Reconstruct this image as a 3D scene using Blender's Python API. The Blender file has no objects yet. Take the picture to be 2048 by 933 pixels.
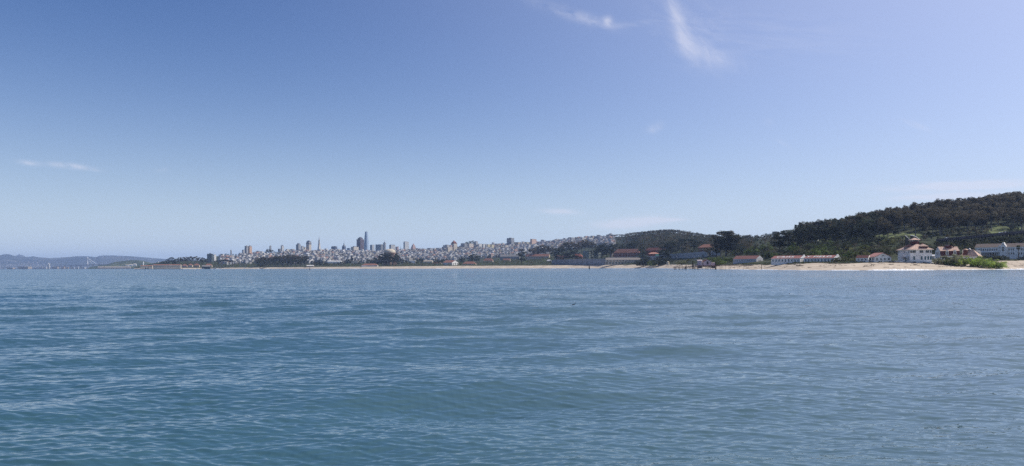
import bpy, math, random
import numpy as np
from mathutils import Matrix, Vector
R = math.radians
random.seed(7); rng = np.random.default_rng(7)
S = bpy.context.scene
COL = S.collection

# ------------------------------------------------------------------ camera
F = 1462.0; CAMH = 3.0; ROLL = -0.003; PPY = 535.3
cd = bpy.data.cameras.new('camera'); cam = bpy.data.objects.new('camera', cd); COL.objects.link(cam)
cd.sensor_fit = 'HORIZONTAL'; cd.sensor_width = 36.0; cd.lens = 36.0 * F / 2048.0
cd.shift_y = (PPY - 466.5) / 2048.0
cd.clip_start = 0.2; cd.clip_end = 80000.0
cam.matrix_world = Matrix.Translation((0, 0, CAMH)) @ Matrix.Rotation(math.pi/2, 4, 'X') @ Matrix.Rotation(ROLL, 4, 'Z')
S.camera = cam

# ------------------------------------------------------------------ sky, sun, exposure
SUN_AZ, SUN_EL = 74.0, 45.0      # degrees to the right of straight ahead, above the horizon
world = bpy.data.worlds.new('World'); S.world = world; world.use_nodes = True
wn, wl = world.node_tree.nodes, world.node_tree.links
for n in list(wn): wn.remove(n)
def _v(x, s):
    if isinstance(x, (int, float, tuple)): s.default_value = x
    else: wl.new(x, s)
def wm(op, a, b=None, c=None):
    n = wn.new('ShaderNodeMath'); n.operation = op
    for i, q in enumerate((a, b, c)):
        if q is not None: _v(q, n.inputs[i])
    return n.outputs[0]
sky = wn.new('ShaderNodeTexSky'); sky.sky_type = 'NISHITA'; sky.sun_disc = False
sky.sun_elevation = R(SUN_EL); sky.sun_rotation = R(SUN_AZ)
sky.altitude = 0; sky.air_density = 1.0; sky.dust_density = 1.1; sky.ozone_density = 2.0
hsv = wn.new('ShaderNodeHueSaturation'); hsv.inputs['Saturation'].default_value = 1.2
gam = wn.new('ShaderNodeGamma'); gam.inputs[1].default_value = 1.2
wl.new(sky.outputs[0], gam.inputs[0]); wl.new(gam.outputs[0], hsv.inputs['Color'])
tint = wn.new('ShaderNodeMix'); tint.data_type = 'RGBA'; tint.blend_type = 'MULTIPLY'; tint.inputs[0].default_value = 1.0
tint.inputs[7].default_value = (.61, .67, .88, 1)
wl.new(hsv.outputs[0], tint.inputs[6])
# thin cirrus: streaky noise kept to a few patches of the sky, all by direction
geo = wn.new('ShaderNodeTexCoord'); sp = wn.new('ShaderNodeSeparateXYZ'); wl.new(geo.outputs['Generated'], sp.inputs[0])
fy = wm('MAXIMUM', sp.outputs[1], 0.05)
U = wm('DIVIDE', sp.outputs[0], fy); V = wm('DIVIDE', sp.outputs[2], fy)
def streak(ang, scale, stretch, detail=7.0, rough=0.62):
    ca, sa = math.cos(R(ang)), math.sin(R(ang))
    a = wm('ADD', wm('MULTIPLY', U, ca), wm('MULTIPLY', V, sa)); b = wm('SUBTRACT', wm('MULTIPLY', V, ca), wm('MULTIPLY', U, sa))
    cb = wn.new('ShaderNodeCombineXYZ'); _v(a, cb.inputs[0]); _v(wm('MULTIPLY', b, stretch), cb.inputs[1])
    t = wn.new('ShaderNodeTexNoise'); t.inputs['Scale'].default_value = scale; t.inputs['Detail'].default_value = detail
    t.inputs['Roughness'].default_value = rough; t.inputs['Distortion'].default_value = 0.6
    wl.new(cb.outputs[0], t.inputs['Vector']); return t.outputs[0]
st_h = streak(-4, 9.0, 7.0); st_v = streak(-62, 11.0, 3.2); st_s = streak(-25, 26.0, 2.2)
def wisp(px, py, rx, ry, ang, amt, tex, cut=0.42, gain=3.2):
    u0, v0 = (px-1024)/F, (PPY-py)/F + 0.003*(px-1024)/F*-1
    ca, sa = math.cos(R(ang)), math.sin(R(ang))
    du = wm('SUBTRACT', U, u0); dv = wm('SUBTRACT', V, v0)
    a = wm('DIVIDE', wm('ADD', wm('MULTIPLY', du, ca), wm('MULTIPLY', dv, sa)), rx/F)
    b = wm('DIVIDE', wm('SUBTRACT', wm('MULTIPLY', dv, ca), wm('MULTIPLY', du, sa)), ry/F)
    r = wm('ADD', wm('MULTIPLY', a, a), wm('MULTIPLY', b, b))
    m = wm('POWER', 2.718, wm('MULTIPLY', r, -1.0))
    t = wm('MULTIPLY', wm('MAXIMUM', wm('SUBTRACT', tex, cut), 0.0), gain)
    return wm('MULTIPLY', wm('MULTIPLY', m, t), amt)
W = [wisp(1350, 14, 60, 12, -66, .75, st_v, .30, 2.2), wisp(1360, 55, 50, 12, -74, .6, st_v, .30, 2.2), wisp(1384, 92, 46, 17, -52, .6, st_v, .33, 2.4), wisp(1432, 114, 56, 15, -20, .42, st_v, .33, 2.2),
     wisp(1392, 60, 90, 55, -48, .30, st_s), wisp(1560, 70, 190, 50, -4, .16, st_h),
     wisp(1130, 22, 70, 12, -17, .34, st_s, .34, 2.4), wisp(1185, 44, 46, 10, -14, .38, st_s, .34, 2.6), wisp(1216, 42, 9, 9, 50, .6, st_s, .3), wisp(1275, 48, 70, 6, 6, .3, st_h),
     wisp(1312, 256, 16, 9, 20, .4, st_s), wisp(1566, 291, 20, 8, -35, .28, st_s), wisp(1828, 250, 40, 7, -16, .32, st_s), wisp(1540, 236, 10, 14, 0, .16, st_s),
     wisp(56, 326, 20, 4.5, -7, .7, st_s, .3), wisp(136, 332, 38, 5, -6, 1.0, st_s, .3), wisp(182, 340, 20, 2.4, -8, .4, st_s), wisp(322, 341, 18, 5, 10, .22, st_s),
     wisp(1124, 424, 34, 5, -4, 1.1, st_h, .3), wisp(1262, 446, 62, 9, 5, 1.5, st_h, .25), wisp(1340, 440, 30, 3, 0, .9, st_h, .3),
     wisp(1930, 372, 130, 8, 2, 1.5, st_h, .25), wisp(1900, 393, 90, 6, 2, 1.4, st_h, .25), wisp(20, 430, 12, 2, 0, .2, st_s)]
acc = W[0]
for q in W[1:]: acc = wm('ADD', acc, q)
acc = wm('MINIMUM', wm('MULTIPLY', acc, 0.78), 0.5)
# thick air low over the horizon scatters a pale cool light (multiple scattering the sky model leaves out)
low_k = wm('MULTIPLY', wm('POWER', 2.718, wm('MULTIPLY', wm('MAXIMUM', sp.outputs[2], 0.0), -9.3)), 0.96)
hz_c = wn.new('ShaderNodeMix'); hz_c.data_type = 'RGBA'; wl.new(low_k, hz_c.inputs[0]); wl.new(tint.outputs[2], hz_c.inputs[6]); hz_c.inputs[7].default_value = (9.2, 10.9, 12.7, 1)
cm = wn.new('ShaderNodeMix'); cm.data_type = 'RGBA'; wl.new(acc, cm.inputs[0]); SD = (math.cos(R(SUN_EL))*math.sin(R(SUN_AZ)), math.cos(R(SUN_EL))*math.cos(R(SUN_AZ)), math.sin(R(SUN_EL)))
dt = wn.new('ShaderNodeVectorMath'); dt.operation = 'DOT_PRODUCT'; wl.new(geo.outputs['Generated'], dt.inputs[0]); dt.inputs[1].default_value = SD
au = wm('MULTIPLY', wm('POWER', wm('MAXIMUM', dt.outputs['Value'], 0.0), 2.2), 0.84)
au_c = wn.new('ShaderNodeMix'); au_c.data_type = 'RGBA'; wl.new(au, au_c.inputs[0]); wl.new(hz_c.outputs[2], au_c.inputs[6]); au_c.inputs[7].default_value = (9.6, 9.8, 11.8, 1)
wl.new(au_c.outputs[2], cm.inputs[6])
cm.inputs[7].default_value = (9.4, 9.5, 10.9, 1)
bg = wn.new('ShaderNodeBackground'); bg.inputs[1].default_value = 0.061
wl.new(cm.outputs[2], bg.inputs[0]); wo = wn.new('ShaderNodeOutputWorld'); wl.new(bg.outputs[0], wo.inputs[0])

sl = bpy.data.lights.new('sun', 'SUN'); sl.energy = 3.6; sl.angle = R(0.53); sl.color = (1.0, 0.955, 0.88)
sun = bpy.data.objects.new('sun', sl); COL.objects.link(sun)
sd = Vector((math.cos(R(SUN_EL))*math.sin(R(SUN_AZ)), math.cos(R(SUN_EL))*math.cos(R(SUN_AZ)), math.sin(R(SUN_EL))))
sun.rotation_euler = sd.to_track_quat('Z', 'Y').to_euler(); sun.location = (0, -50, 400)
S.view_settings.view_transform = 'Standard'; S.view_settings.look = 'None'
S.view_settings.exposure = 0.48; S.view_settings.gamma = 1.0; S.view_settings.use_curve_mapping = False
S.render.engine = 'CYCLES'; S.cycles.use_denoising = False; S.cycles.denoiser = 'OPENIMAGEDENOISE'; S.cycles.denoising_input_passes = 'RGB_ALBEDO_NORMAL'; S.cycles.denoising_prefilter = 'ACCURATE'
S.cycles.use_adaptive_sampling = False; S.cycles.max_bounces = 6; S.cycles.diffuse_bounces = 2; S.cycles.glossy_bounces = 2; S.cycles.transparent_max_bounces = 8; S.cycles.volume_bounces = 0

# ------------------------------------------------------------------ helpers
def P(px, py, Y):
    u, v = (px-1024)/F, (PPY-py)/F
    c, s = math.cos(ROLL), math.sin(ROLL)
    return Vector((Y*(u*c - v*s), Y, CAMH + Y*(u*s + v*c)))
def zat(px, py, Y): return P(px, py, Y).z
def pyof(px, Y, z):                      # picture row of a height
    u = (px-1024)/F; return PPY - F*((z-CAMH)/Y - u*math.sin(ROLL))/math.cos(ROLL)
def rel(px, deg): return R(deg) - math.atan((px-1024)/F)

_mats = {}
def mat(name, col, rough=0.85, vary=0.12, scale=3.0, spec=0.25, objrand=0.0, metal=0.0, bump=0.0, col2=None, coord='Object'):
    if name in _mats: return _mats[name]
    m = bpy.data.materials.new(name); m.use_nodes = True; nt = m.node_tree; n = nt.nodes; l = nt.links
    b = n['Principled BSDF']; b.inputs['Roughness'].default_value = rough
    b.inputs['Specular IOR Level'].default_value = spec; b.inputs['Metallic'].default_value = metal
    tc = n.new('ShaderNodeTexCoord'); t = n.new('ShaderNodeTexNoise'); t.inputs['Scale'].default_value = scale
    t.inputs['Detail'].default_value = 5; l.new(tc.outputs[coord], t.inputs['Vector'])
    c2 = col2 or tuple(max(0, c*(1-2.2*vary)) for c in col)
    r = n.new('ShaderNodeValToRGB'); r.color_ramp.elements[0].position = .36; r.color_ramp.elements[1].position = .64
    r.color_ramp.elements[0].color = (*c2, 1); r.color_ramp.elements[1].color = (*[min(1, c*(1+vary)) for c in col], 1)
    l.new(t.outputs[0], r.inputs[0]); out = r.outputs[0]
    if objrand:
        oi = n.new('ShaderNodeObjectInfo'); h = n.new('ShaderNodeHueSaturation')
        mr = n.new('ShaderNodeMapRange'); mr.inputs[3].default_value = 1-objrand; mr.inputs[4].default_value = 1+objrand
        l.new(oi.outputs['Random'], mr.inputs[0]); l.new(mr.outputs[0], h.inputs['Value'])
        mr2 = n.new('ShaderNodeMapRange'); mr2.inputs[3].default_value = .5-.03*objrand; mr2.inputs[4].default_value = .5+.05*objrand
        w = n.new('ShaderNodeTexWhiteNoise'); w.noise_dimensions = '1D'; l.new(oi.outputs['Random'], w.inputs['W'])
        l.new(w.outputs[0], mr2.inputs[0]); l.new(mr2.outputs[0], h.inputs['Hue']); l.new(out, h.inputs['Color']); out = h.outputs[0]
    l.new(out, b.inputs['Base Color'])
    if bump:
        bp = n.new('ShaderNodeBump'); bp.inputs['Strength'].default_value = bump; l.new(t.outputs[0], bp.inputs['Height']); l.new(bp.outputs[0], b.inputs['Normal'])
    _mats[name] = m; return m

def facade(name, wall, glass, fh=3.6, bay=4.0, wfrac=.5, hfrac=.5, rough=.7, grough=.25):
    """wall with rows of windows, in the thing's own metres"""
    if name in _mats: return _mats[name]
    m = bpy.data.materials.new(name); m.use_nodes = True; nt = m.node_tree; n = nt.nodes; l = nt.links
    b = n['Principled BSDF']
    tc = n.new('ShaderNodeTexCoord'); s = n.new('ShaderNodeSeparateXYZ'); l.new(tc.outputs['Object'], s.inputs[0])
    def mm(op, a, c):
        q = n.new('ShaderNodeMath'); q.operation = op
        for i, x in enumerate((a, c)):
            if isinstance(x, (int, float)): q.inputs[i].default_value = x
            else: l.new(x, q.inputs[i])
        return q.outputs[0]
    fz = mm('FRACT', mm('DIVIDE', s.outputs[2], fh), 0); fx = mm('FRACT', mm('DIVIDE', mm('ADD', s.outputs[0], s.outputs[1]), bay), 0)
    k = mm('MULTIPLY', mm('LESS_THAN', fz, hfrac), mm('LESS_THAN', fx, wfrac))
    t = n.new('ShaderNodeTexNoise'); t.inputs['Scale'].default_value = .12; t.inputs['Detail'].default_value = 6; l.new(tc.outputs['Object'], t.inputs['Vector'])
    h = n.new('ShaderNodeMapRange'); h.inputs[3].default_value = .75; h.inputs[4].default_value = 1.2; l.new(t.outputs[0], h.inputs[0])
    hs = n.new('ShaderNodeHueSaturation'); hs.inputs['Color'].default_value = (*wall, 1); l.new(h.outputs[0], hs.inputs['Value'])
    mx = n.new('ShaderNodeMix'); mx.data_type = 'RGBA'; l.new(k, mx.inputs[0]); l.new(hs.outputs[0], mx.inputs[6]); mx.inputs[7].default_value = (*glass, 1)
    l.new(mx.outputs[2], b.inputs['Base Color'])
    r = n.new('ShaderNodeMapRange'); r.inputs[3].default_value = rough; r.inputs[4].default_value = grough; l.new(k, r.inputs[0]); l.new(r.outputs[0], b.inputs['Roughness'])
    _mats[name] = m; return m

class MB:
    def __init__(s): s.v = []; s.f = []; s.m = []; s.mats = []
    def mi(s, m):
        if m not in s.mats: s.mats.append(m)
        return s.mats.index(m)
    def poly(s, pts, faces, m):
        o = len(s.v); s.v += [tuple(p) for p in pts]; k = s.mi(m)
        for f in faces: s.f.append(tuple(o+i for i in f)); s.m.append(k)
        return s
    def box(s, x0, x1, y0, y1, z0, z1, m, top=None):
        t = top or 1.0; cx, cy = (x0+x1)/2, (y0+y1)/2
        X0, X1, Y0, Y1 = cx+(x0-cx)*t, cx+(x1-cx)*t, cy+(y0-cy)*t, cy+(y1-cy)*t
        return s.poly([(x0,y0,z0),(x1,y0,z0),(x1,y1,z0),(x0,y1,z0),(X0,Y0,z1),(X1,Y0,z1),(X1,Y1,z1),(X0,Y1,z1)],
               [(3,2,1,0),(4,5,6,7),(0,1,5,4),(1,2,6,5),(2,3,7,6),(3,0,4,7)], m)
    def gable(s, x0, x1, y0, y1, z0, zr, m, axis='x', th=0.25, endm=None):
        """pitched roof solid with its ridge along axis"""
        if axis == 'x':
            c = (y0+y1)/2
            p = [(x0,y0,z0),(x1,y0,z0),(x1,y1,z0),(x0,y1,z0),(x0,c,zr),(x1,c,zr)]
            s.poly(p, [(0,1,5,4),(2,3,4,5)], m); s.poly(p, [(0,4,3),(1,2,5),(3,2,1,0)], endm or m)
        else:
            c = (x0+x1)/2
            p = [(x0,y0,z0),(x1,y0,z0),(x1,y1,z0),(x0,y1,z0),(c,y0,zr),(c,y1,zr)]
            s.poly(p, [(0,4,5,3),(1,2,5,4)], m); s.poly(p, [(0,1,4),(2,3,5),(3,2,1,0)], endm or m)
        return s
    def hip(s, x0, x1, y0, y1, z0, zr, m, inset=None):
        w, d = x1-x0, y1-y0; i = min(w, d)/2 if inset is None else inset
        if w >= d: a, b = (x0+i, (y0+y1)/2, zr), (x1-i, (y0+y1)/2, zr); fs = [(0,1,5,4),(1,2,5),(2,3,4,5),(3,0,4)]
        else: a, b = ((x0+x1)/2, y0+i, zr), ((x0+x1)/2, y1-i, zr); fs = [(0,1,4),(1,2,5,4),(2,3,5),(3,0,4,5)]
        return s.poly([(x0,y0,z0),(x1,y0,z0),(x1,y1,z0),(x0,y1,z0),a,b], fs+[(3,2,1,0)], m)
    def cyl(s, p0, p1, r0, r1, m, n=8):
        p0, p1 = Vector(p0), Vector(p1); d = (p1-p0).normalized(); a = d.orthogonal().normalized(); b = d.cross(a)
        pts = [p0+(a*math.cos(2*math.pi*i/n)+b*math.sin(2*math.pi*i/n))*r0 for i in range(n)] + [p1+(a*math.cos(2*math.pi*i/n)+b*math.sin(2*math.pi*i/n))*r1 for i in range(n)]
        return s.poly(pts, [(i,(i+1)%n,n+(i+1)%n,n+i) for i in range(n)]+[tuple(range(n))[::-1], tuple(range(n,2*n))], m)
    def lathe(s, prof, m, n=20, cx=0, cy=0):
        pts = []; fs = []
        for r, z in prof: pts += [(cx+r*math.cos(2*math.pi*i/n), cy+r*math.sin(2*math.pi*i/n), z) for i in range(n)]
        for k in range(len(prof)-1): fs += [(k*n+i, k*n+(i+1)%n, (k+1)*n+(i+1)%n, (k+1)*n+i) for i in range(n)]
        fs += [tuple(range(n))[::-1], tuple((len(prof)-1)*n+i for i in range(n))]
        return s.poly(pts, fs, m)
    def mesh(s, name):
        me = bpy.data.meshes.new(name); me.from_pydata(s.v, [], s.f)
        for m in s.mats: me.materials.append(m)
        me.polygons.foreach_set('material_index', s.m); me.update(); return me
    def build(s, name, parent=None, loc=(0,0,0), rz=0, smooth=False):
        me = s.mesh(name)
        if smooth: me.polygons.foreach_set('use_smooth', [True]*len(me.polygons))
        o = bpy.data.objects.new(name, me); COL.objects.link(o); o.location = loc; o.rotation_euler.z = rz
        if parent: o.parent = parent
        return o
def tag(o, label=None, cat=None, group=None, kind=None):
    if label: o['label'] = label
    if cat: o['category'] = cat
    if group: o['group'] = group
    if kind: o['kind'] = kind
    return o
def empty(name, loc, rz=0, label=None, cat=None, group=None):
    o = bpy.data.objects.new(name, None); COL.objects.link(o); o.location = loc; o.rotation_euler.z = rz; o.empty_display_size = .5
    return tag(o, label, cat, group)
def clone(o, loc=None, rz=None, sc=None, label=None, group=None):
    def rec(a, par):
        c = a.copy(); COL.objects.link(c); c.parent = par
        for ch in a.children: rec(ch, c)
        return c
    c = rec(o, None)
    if loc is not None: c.location = loc
    if rz is not None: c.rotation_euler.z = rz
    if sc is not None: c.scale = sc if isinstance(sc, tuple) else (sc, sc, sc)
    if label: c['label'] = label
    if group: c['group'] = group
    return c
def npmesh(name, V_, Q, mats, smooth=True, parent=None, midx=None):
    V_ = np.asarray(V_, dtype=np.float32); Q = np.asarray(Q, dtype=np.int32); k = Q.shape[1]
    me = bpy.data.meshes.new(name); me.vertices.add(len(V_)); me.vertices.foreach_set('co', V_.ravel())
    me.loops.add(Q.size); me.loops.foreach_set('vertex_index', Q.ravel())
    me.polygons.add(len(Q)); me.polygons.foreach_set('loop_start', np.arange(0, Q.size, k, dtype=np.int32)); me.polygons.foreach_set('loop_total', np.full(len(Q), k, dtype=np.int32))
    if smooth: me.polygons.foreach_set('use_smooth', np.ones(len(Q), dtype=bool))
    for m in mats: me.materials.append(m)
    if midx is not None: me.polygons.foreach_set('material_index', np.asarray(midx, dtype=np.int32))
    me.update(calc_edges=True); me.validate()
    o = bpy.data.objects.new(name, me); COL.objects.link(o)
    if parent: o.parent = parent
    return o
def grid_quads(nr, nc):
    i = np.arange(nr-1)[:, None]*nc + np.arange(nc-1)[None, :]
    return np.stack([i, i+1, i+nc+1, i+nc], -1).reshape(-1, 4)
def vnoise(x, y, seed=0):
    """smooth value noise, -1..1"""
    x = np.asarray(x, dtype=np.float64); y = np.asarray(y, dtype=np.float64)
    xi = np.floor(x); yi = np.floor(y); xf = x-xi; yf = y-yi
    def h(a, b):
        q = np.sin(a*127.1 + b*311.7 + seed*74.7)*43758.5453; return (q-np.floor(q))*2-1
    sx = xf*xf*(3-2*xf); sy = yf*yf*(3-2*yf)
    return (h(xi,yi)*(1-sx)+h(xi+1,yi)*sx)*(1-sy) + (h(xi,yi+1)*(1-sx)+h(xi+1,yi+1)*sx)*sy

# ================================================================== WATER
def build_water():
    dys = [1500, 1100, 850, 700, 620, 560, 510, 480, 460, 450]
    rows = dys + list(np.arange(440, 3, -0.8)) 
    Yr = [CAMH*F/d for d in rows]; y = Yr[-1]
    while y < 25500: y *= 1.12; Yr.append(y)
    Yr = np.array(Yr)
    uc = np.concatenate([np.linspace(-1.25, -.74, 30)[:-1], np.linspace(-.74, .74, 1150), np.linspace(.74, 1.25, 30)[1:]])
    X = Yr[:, None]*uc[None, :]; Y = np.repeat(Yr[:, None], len(uc), 1)
    sp = np.maximum(np.gradient(Yr)[:, None], (Yr*(uc[600]-uc[599]))[:, None])
    Z = np.zeros_like(X); lost = np.zeros_like(Yr)
    g = np.random.default_rng(11)
    n = 130; lam = np.exp(np.linspace(math.log(.13), math.log(13.0), n))
    # patches where the breeze ruffles more
    wob = vnoise(X*.05, Y*.03, 5)*.8 + vnoise(X*.21, Y*.16, 6)*.25
    for i in range(n):
        L = lam[i]; spread = R(30) if L > 3 else R(26)
        a = R(97) + g.normal()*spread      # travelling towards us, crests run slightly up to the right
        if L < 1.5 and i % 3 == 0: a -= R(38)
        k = 2*math.pi/L; slope = (.0135 if L > 4 else .0060 if L > 1.2 else .0115 if L > .5 else .025 if L > .2 else .015)
        A = slope/k; w = np.clip((L/(sp*2.6))-.5, 0, 1)[:, :1]
        ph = k*(X*math.cos(a)+Y*math.sin(a)) + g.uniform(0, 6.28) + wob*(.9 if L < 3 else .5)
        env = 1.0
        if L < 4: env = 1 + .8*vnoise(X/(L*7)+i, Y/(L*5), 20+i)
        s = np.sin(ph)
        Z += A*w*env*(s - (.28 if L > .6 else .42)*np.cos(2*ph))
        lost += (slope**2)*(1-w[:, 0]**2)/2
    Vv = np.stack([X, Y, Z], -1).reshape(-1, 3)
    m = bpy.data.materials.new('sea_water'); m.use_nodes = True; nt = m.node_tree; nn = nt.nodes; l = nt.links
    b = nn['Principled BSDF']; b.inputs['IOR'].default_value = 1.6
    at = nn.new('ShaderNodeAttribute'); at.attribute_name = 'unresolved'
    tc = nn.new('ShaderNodeTexCoord')
    def M(op, a, c=None):
        q = nn.new('ShaderNodeMath'); q.operation = op
        for i, x in enumerate((a, c)):
            if x is None: continue
            if isinstance(x, (int, float)): q.inputs[i].default_value = x
            else: l.new(x, q.inputs[i])
        return q.outputs[0]
    tot = None
    for sc, st, rot, amp in ((16.0, .30, 12, .12), (5.0, .34, -14, .20), (1.8, .36, 8, .10)):
        mp = nn.new('ShaderNodeMapping'); mp.inputs['Scale'].default_value = (st, 1, 1); mp.inputs['Rotation'].default_value = (0, 0, R(rot)); l.new(tc.outputs['Object'], mp.inputs[0])
        t = nn.new('ShaderNodeTexNoise'); t.inputs['Scale'].default_value = sc; t.inputs['Detail'].default_value = 3; t.inputs['Roughness'].default_value = .6; l.new(mp.outputs[0], t.inputs['Vector'])
        v = nn.new('ShaderNodeVectorMath'); v.operation = 'SUBTRACT'; l.new(t.outputs['Color'], v.inputs[0]); v.inputs[1].default_value = (.5, .5, .5)
        v2 = nn.new('ShaderNodeVectorMath'); v2.operation = 'MULTIPLY'; l.new(v.outputs[0], v2.inputs[0]); v2.inputs[1].default_value = (amp*1.0, amp*2.6, 0)
        if tot is None: tot = v2.outputs[0]
        else:
            ad = nn.new('ShaderNodeVectorMath'); ad.operation = 'ADD'; l.new(tot, ad.inputs[0]); l.new(v2.outputs[0], ad.inputs[1]); tot = ad.outputs[0]
    # calm and ruffled patches
    mp = nn.new('ShaderNodeMapping'); mp.inputs['Scale'].default_value = (.35, 1, 1); l.new(tc.outputs['Object'], mp.inputs[0])
    t = nn.new('ShaderNodeTexNoise'); t.inputs['Scale'].default_value = .012; t.inputs['Detail'].default_value = 5; t.inputs['Roughness'].default_value = .6; l.new(mp.outputs[0], t.inputs['Vector'])
    pm = nn.new('ShaderNodeMapRange'); pm.inputs[1].default_value = .35; pm.inputs[2].default_value = .65; pm.inputs[3].default_value = .72; pm.inputs[4].default_value = 1.25; l.new(t.outputs[0], pm.inputs[0])
    k = M('MULTIPLY', M('ADD', M('MULTIPLY', at.outputs['Fac'], 6.5), .6), pm.outputs[0])
    sc_ = nn.new('ShaderNodeVectorMath'); sc_.operation = 'SCALE'; l.new(tot, sc_.inputs[0]); l.new(k, sc_.inputs['Scale'])
    ge = nn.new('ShaderNodeNewGeometry'); ad = nn.new('ShaderNodeVectorMath'); ad.operation = 'ADD'; l.new(ge.outputs['Normal'], ad.inputs[0]); l.new(sc_.outputs[0], ad.inputs[1])
    bias = nn.new('ShaderNodeVectorMath'); bias.operation = 'ADD'; l.new(ad.outputs[0], bias.inputs[0]); bias.inputs[1].default_value = (0, -.015, 0)
    bs = M('MULTIPLY', at.outputs['Fac'], -.6)
    cb = nn.new('ShaderNodeCombineXYZ'); l.new(bs, cb.inputs[1]); b3 = nn.new('ShaderNodeVectorMath'); b3.operation = 'ADD'; l.new(bias.outputs[0], b3.inputs[0]); l.new(cb.outputs[0], b3.inputs[1])
    no = nn.new('ShaderNodeVectorMath'); no.operation = 'NORMALIZE'; l.new(b3.outputs[0], no.inputs[0]); l.new(no.outputs[0], b.inputs['Normal'])
    # turbid green water body, slightly greyer where silt hangs in it
    t2 = nn.new('ShaderNodeTexNoise'); t2.inputs['Scale'].default_value = .02; t2.inputs['Detail'].default_value = 4; l.new(tc.outputs['Object'], t2.inputs['Vector'])
    r = nn.new('ShaderNodeValToRGB'); r.color_ramp.elements[0].color = (.036, .098, .126, 1); r.color_ramp.elements[1].color = (.050, .104, .104, 1)
    r.color_ramp.elements[0].position = .35; r.color_ramp.elements[1].position = .65; l.new(t2.outputs[0], r.inputs[0]); l.new(r.outputs[0], b.inputs['Base Color'])
    b.inputs['Roughness'].default_value = .03
    o = npmesh('sea_water', Vv, grid_quads(len(Yr), len(uc)), [m]); tag(o, kind='structure')
    a = o.data.attributes.new('unresolved', 'FLOAT', 'POINT')
    un = np.sqrt(lost); a.data.foreach_set('value', np.repeat(un, len(uc)).astype(np.float32))
    print('unresolved', un[10], un[200], un[400], un[-1])
    return o
build_water()

# ================================================================== LAND
#      px    Yw    (Yb, yb)       (Yc, yc)      (Yd, yd)      (Ye, ye)
PROF = [
 (268, 3500, (3520,536.8), (3600,536.4), (3700,536), (3800,535.5)),
 (330, 3300, (3330,536.4), (3450,534), (3600,527), (3800,523)),
 (400, 3300, (3330,536.3), (3450,533), (3600,526), (3800,522)),
 (440, 3300, (3330,536.2), (3500,531.5), (3900,521), (4500,512)),
 (480, 3200, (3240,535.7), (3500,531.5), (4000,520), (4600,512)),
 (560, 3000, (3050,535.0), (3500,531), (4000,518), (4600,508)),
 (640, 2700, (2750,534.4), (3500,530.5), (4000,517), (4600,505)),
 (760, 2450, (2510,533.5), (3400,530), (4000,517), (4700,507)),
 (880, 2350, (2410,532.6), (3300,529), (4000,515), (4700,502)),
 (960, 2300, (2360,532.0), (3100,527), (4000,511), (4700,494)),
 (1060,2200, (2260,531.6), (2900,523), (3900,505), (4700,490.5)),
 (1135,2150, (2210,531.0), (2500,521), (3800,497), (4500,482)),
 (1200,2050, (2110,530.4), (2300,521), (3500,490), (4300,476.5)),
 (1280,1800, (1930,530.0), (2080,519), (2200,505), (2800,470)),
 (1340,1450, (1590,529.8), (1740,518), (1900,504), (2700,466)),
 (1400,1080, (1240,530.2), (1500,517), (1750,502), (2600,473)),
 (1450, 860, (990,530.8), (1200,517), (1500,503), (2500,480)),
 (1540, 690, (780,529.8), (940,521.5), (1100,505), (2000,478)),
 (1600, 600, (670,528), (800,519.5), (930,502), (1600,466)),
 (1700, 565, (635,526.4), (705,520), (860,498), (1350,451)),
 (1800, 565, (635,525.0), (720,519), (850,496), (1250,434)),
 (1900, 590, (655,525.2), (740,519), (860,492), (1250,420)),
 (2048, 640, (705,522), (780,517), (900,483), (1250,403)),
 (2200, 650, (715,522), (780,516), (900,481), (1250,399)),
 (2420, 650, (715,522), (780,516), (900,481), (1250,397))]
_kp = np.array([p[0] for p in PROF], float)
def _k(fn): return np.array([fn(p) for p in PROF], float)
_YW = _k(lambda p: p[1])
_Ys = [_YW] + [_k(lambda p, i=i: p[i][0]) for i in (2,3,4,5)]
_Zs = [np.zeros(len(PROF))] + [_k(lambda p, i=i: zat(p[0], p[i][1], p[i][0])) for i in (2,3,4,5)]
_Ys = [_YW-60] + _Ys + [_Ys[4]+250, _Ys[4]+1500]; _Zs = [np.full(len(PROF), -3.0)] + _Zs + [_Zs[4]-4, np.full(len(PROF), 15.0)]
def prof(px):
    return [float(np.interp(px, _kp, a)) for a in _Ys], [float(np.interp(px, _kp, a)) for a in _Zs]
def relief(X, Y):
    return vnoise(X/90, Y/90, 31)*.6 + vnoise(X/260, Y/260, 32)
def ground(px, Y):
    ys, zs = prof(px); z = float(np.interp(Y, ys, zs)); k = min(max((Y-ys[3])/300, 0), 1)
    return z + k*float(relief(Y*(px-1024)/F, Y))*min(2.4, Y*.001)
def gp(px, Y, dz=0): 
    x = (px-1024)/F*Y; return Vector((x, Y, ground(px, Y)+dz))
def Yrow(px, y, lo=1, hi=3):
    ys, zs = prof(px); a, b = ys[lo], ys[hi]
    for _ in range(30):
        c = (a+b)/2
        if pyof(px, c, ground(px, c)) > y: a = c
        else: b = c
    return (a+b)/2
def Yfor(px, y, lo=2):
    """distance at which the ground shows at picture row y"""
    ys, zs = prof(px); a, b = ys[lo], ys[5]
    for _ in range(30):
        c = (a+b)/2
        if pyof(px, c, ground(px, c)) > y: a = c
        else: b = c
    return (a+b)/2

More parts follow.
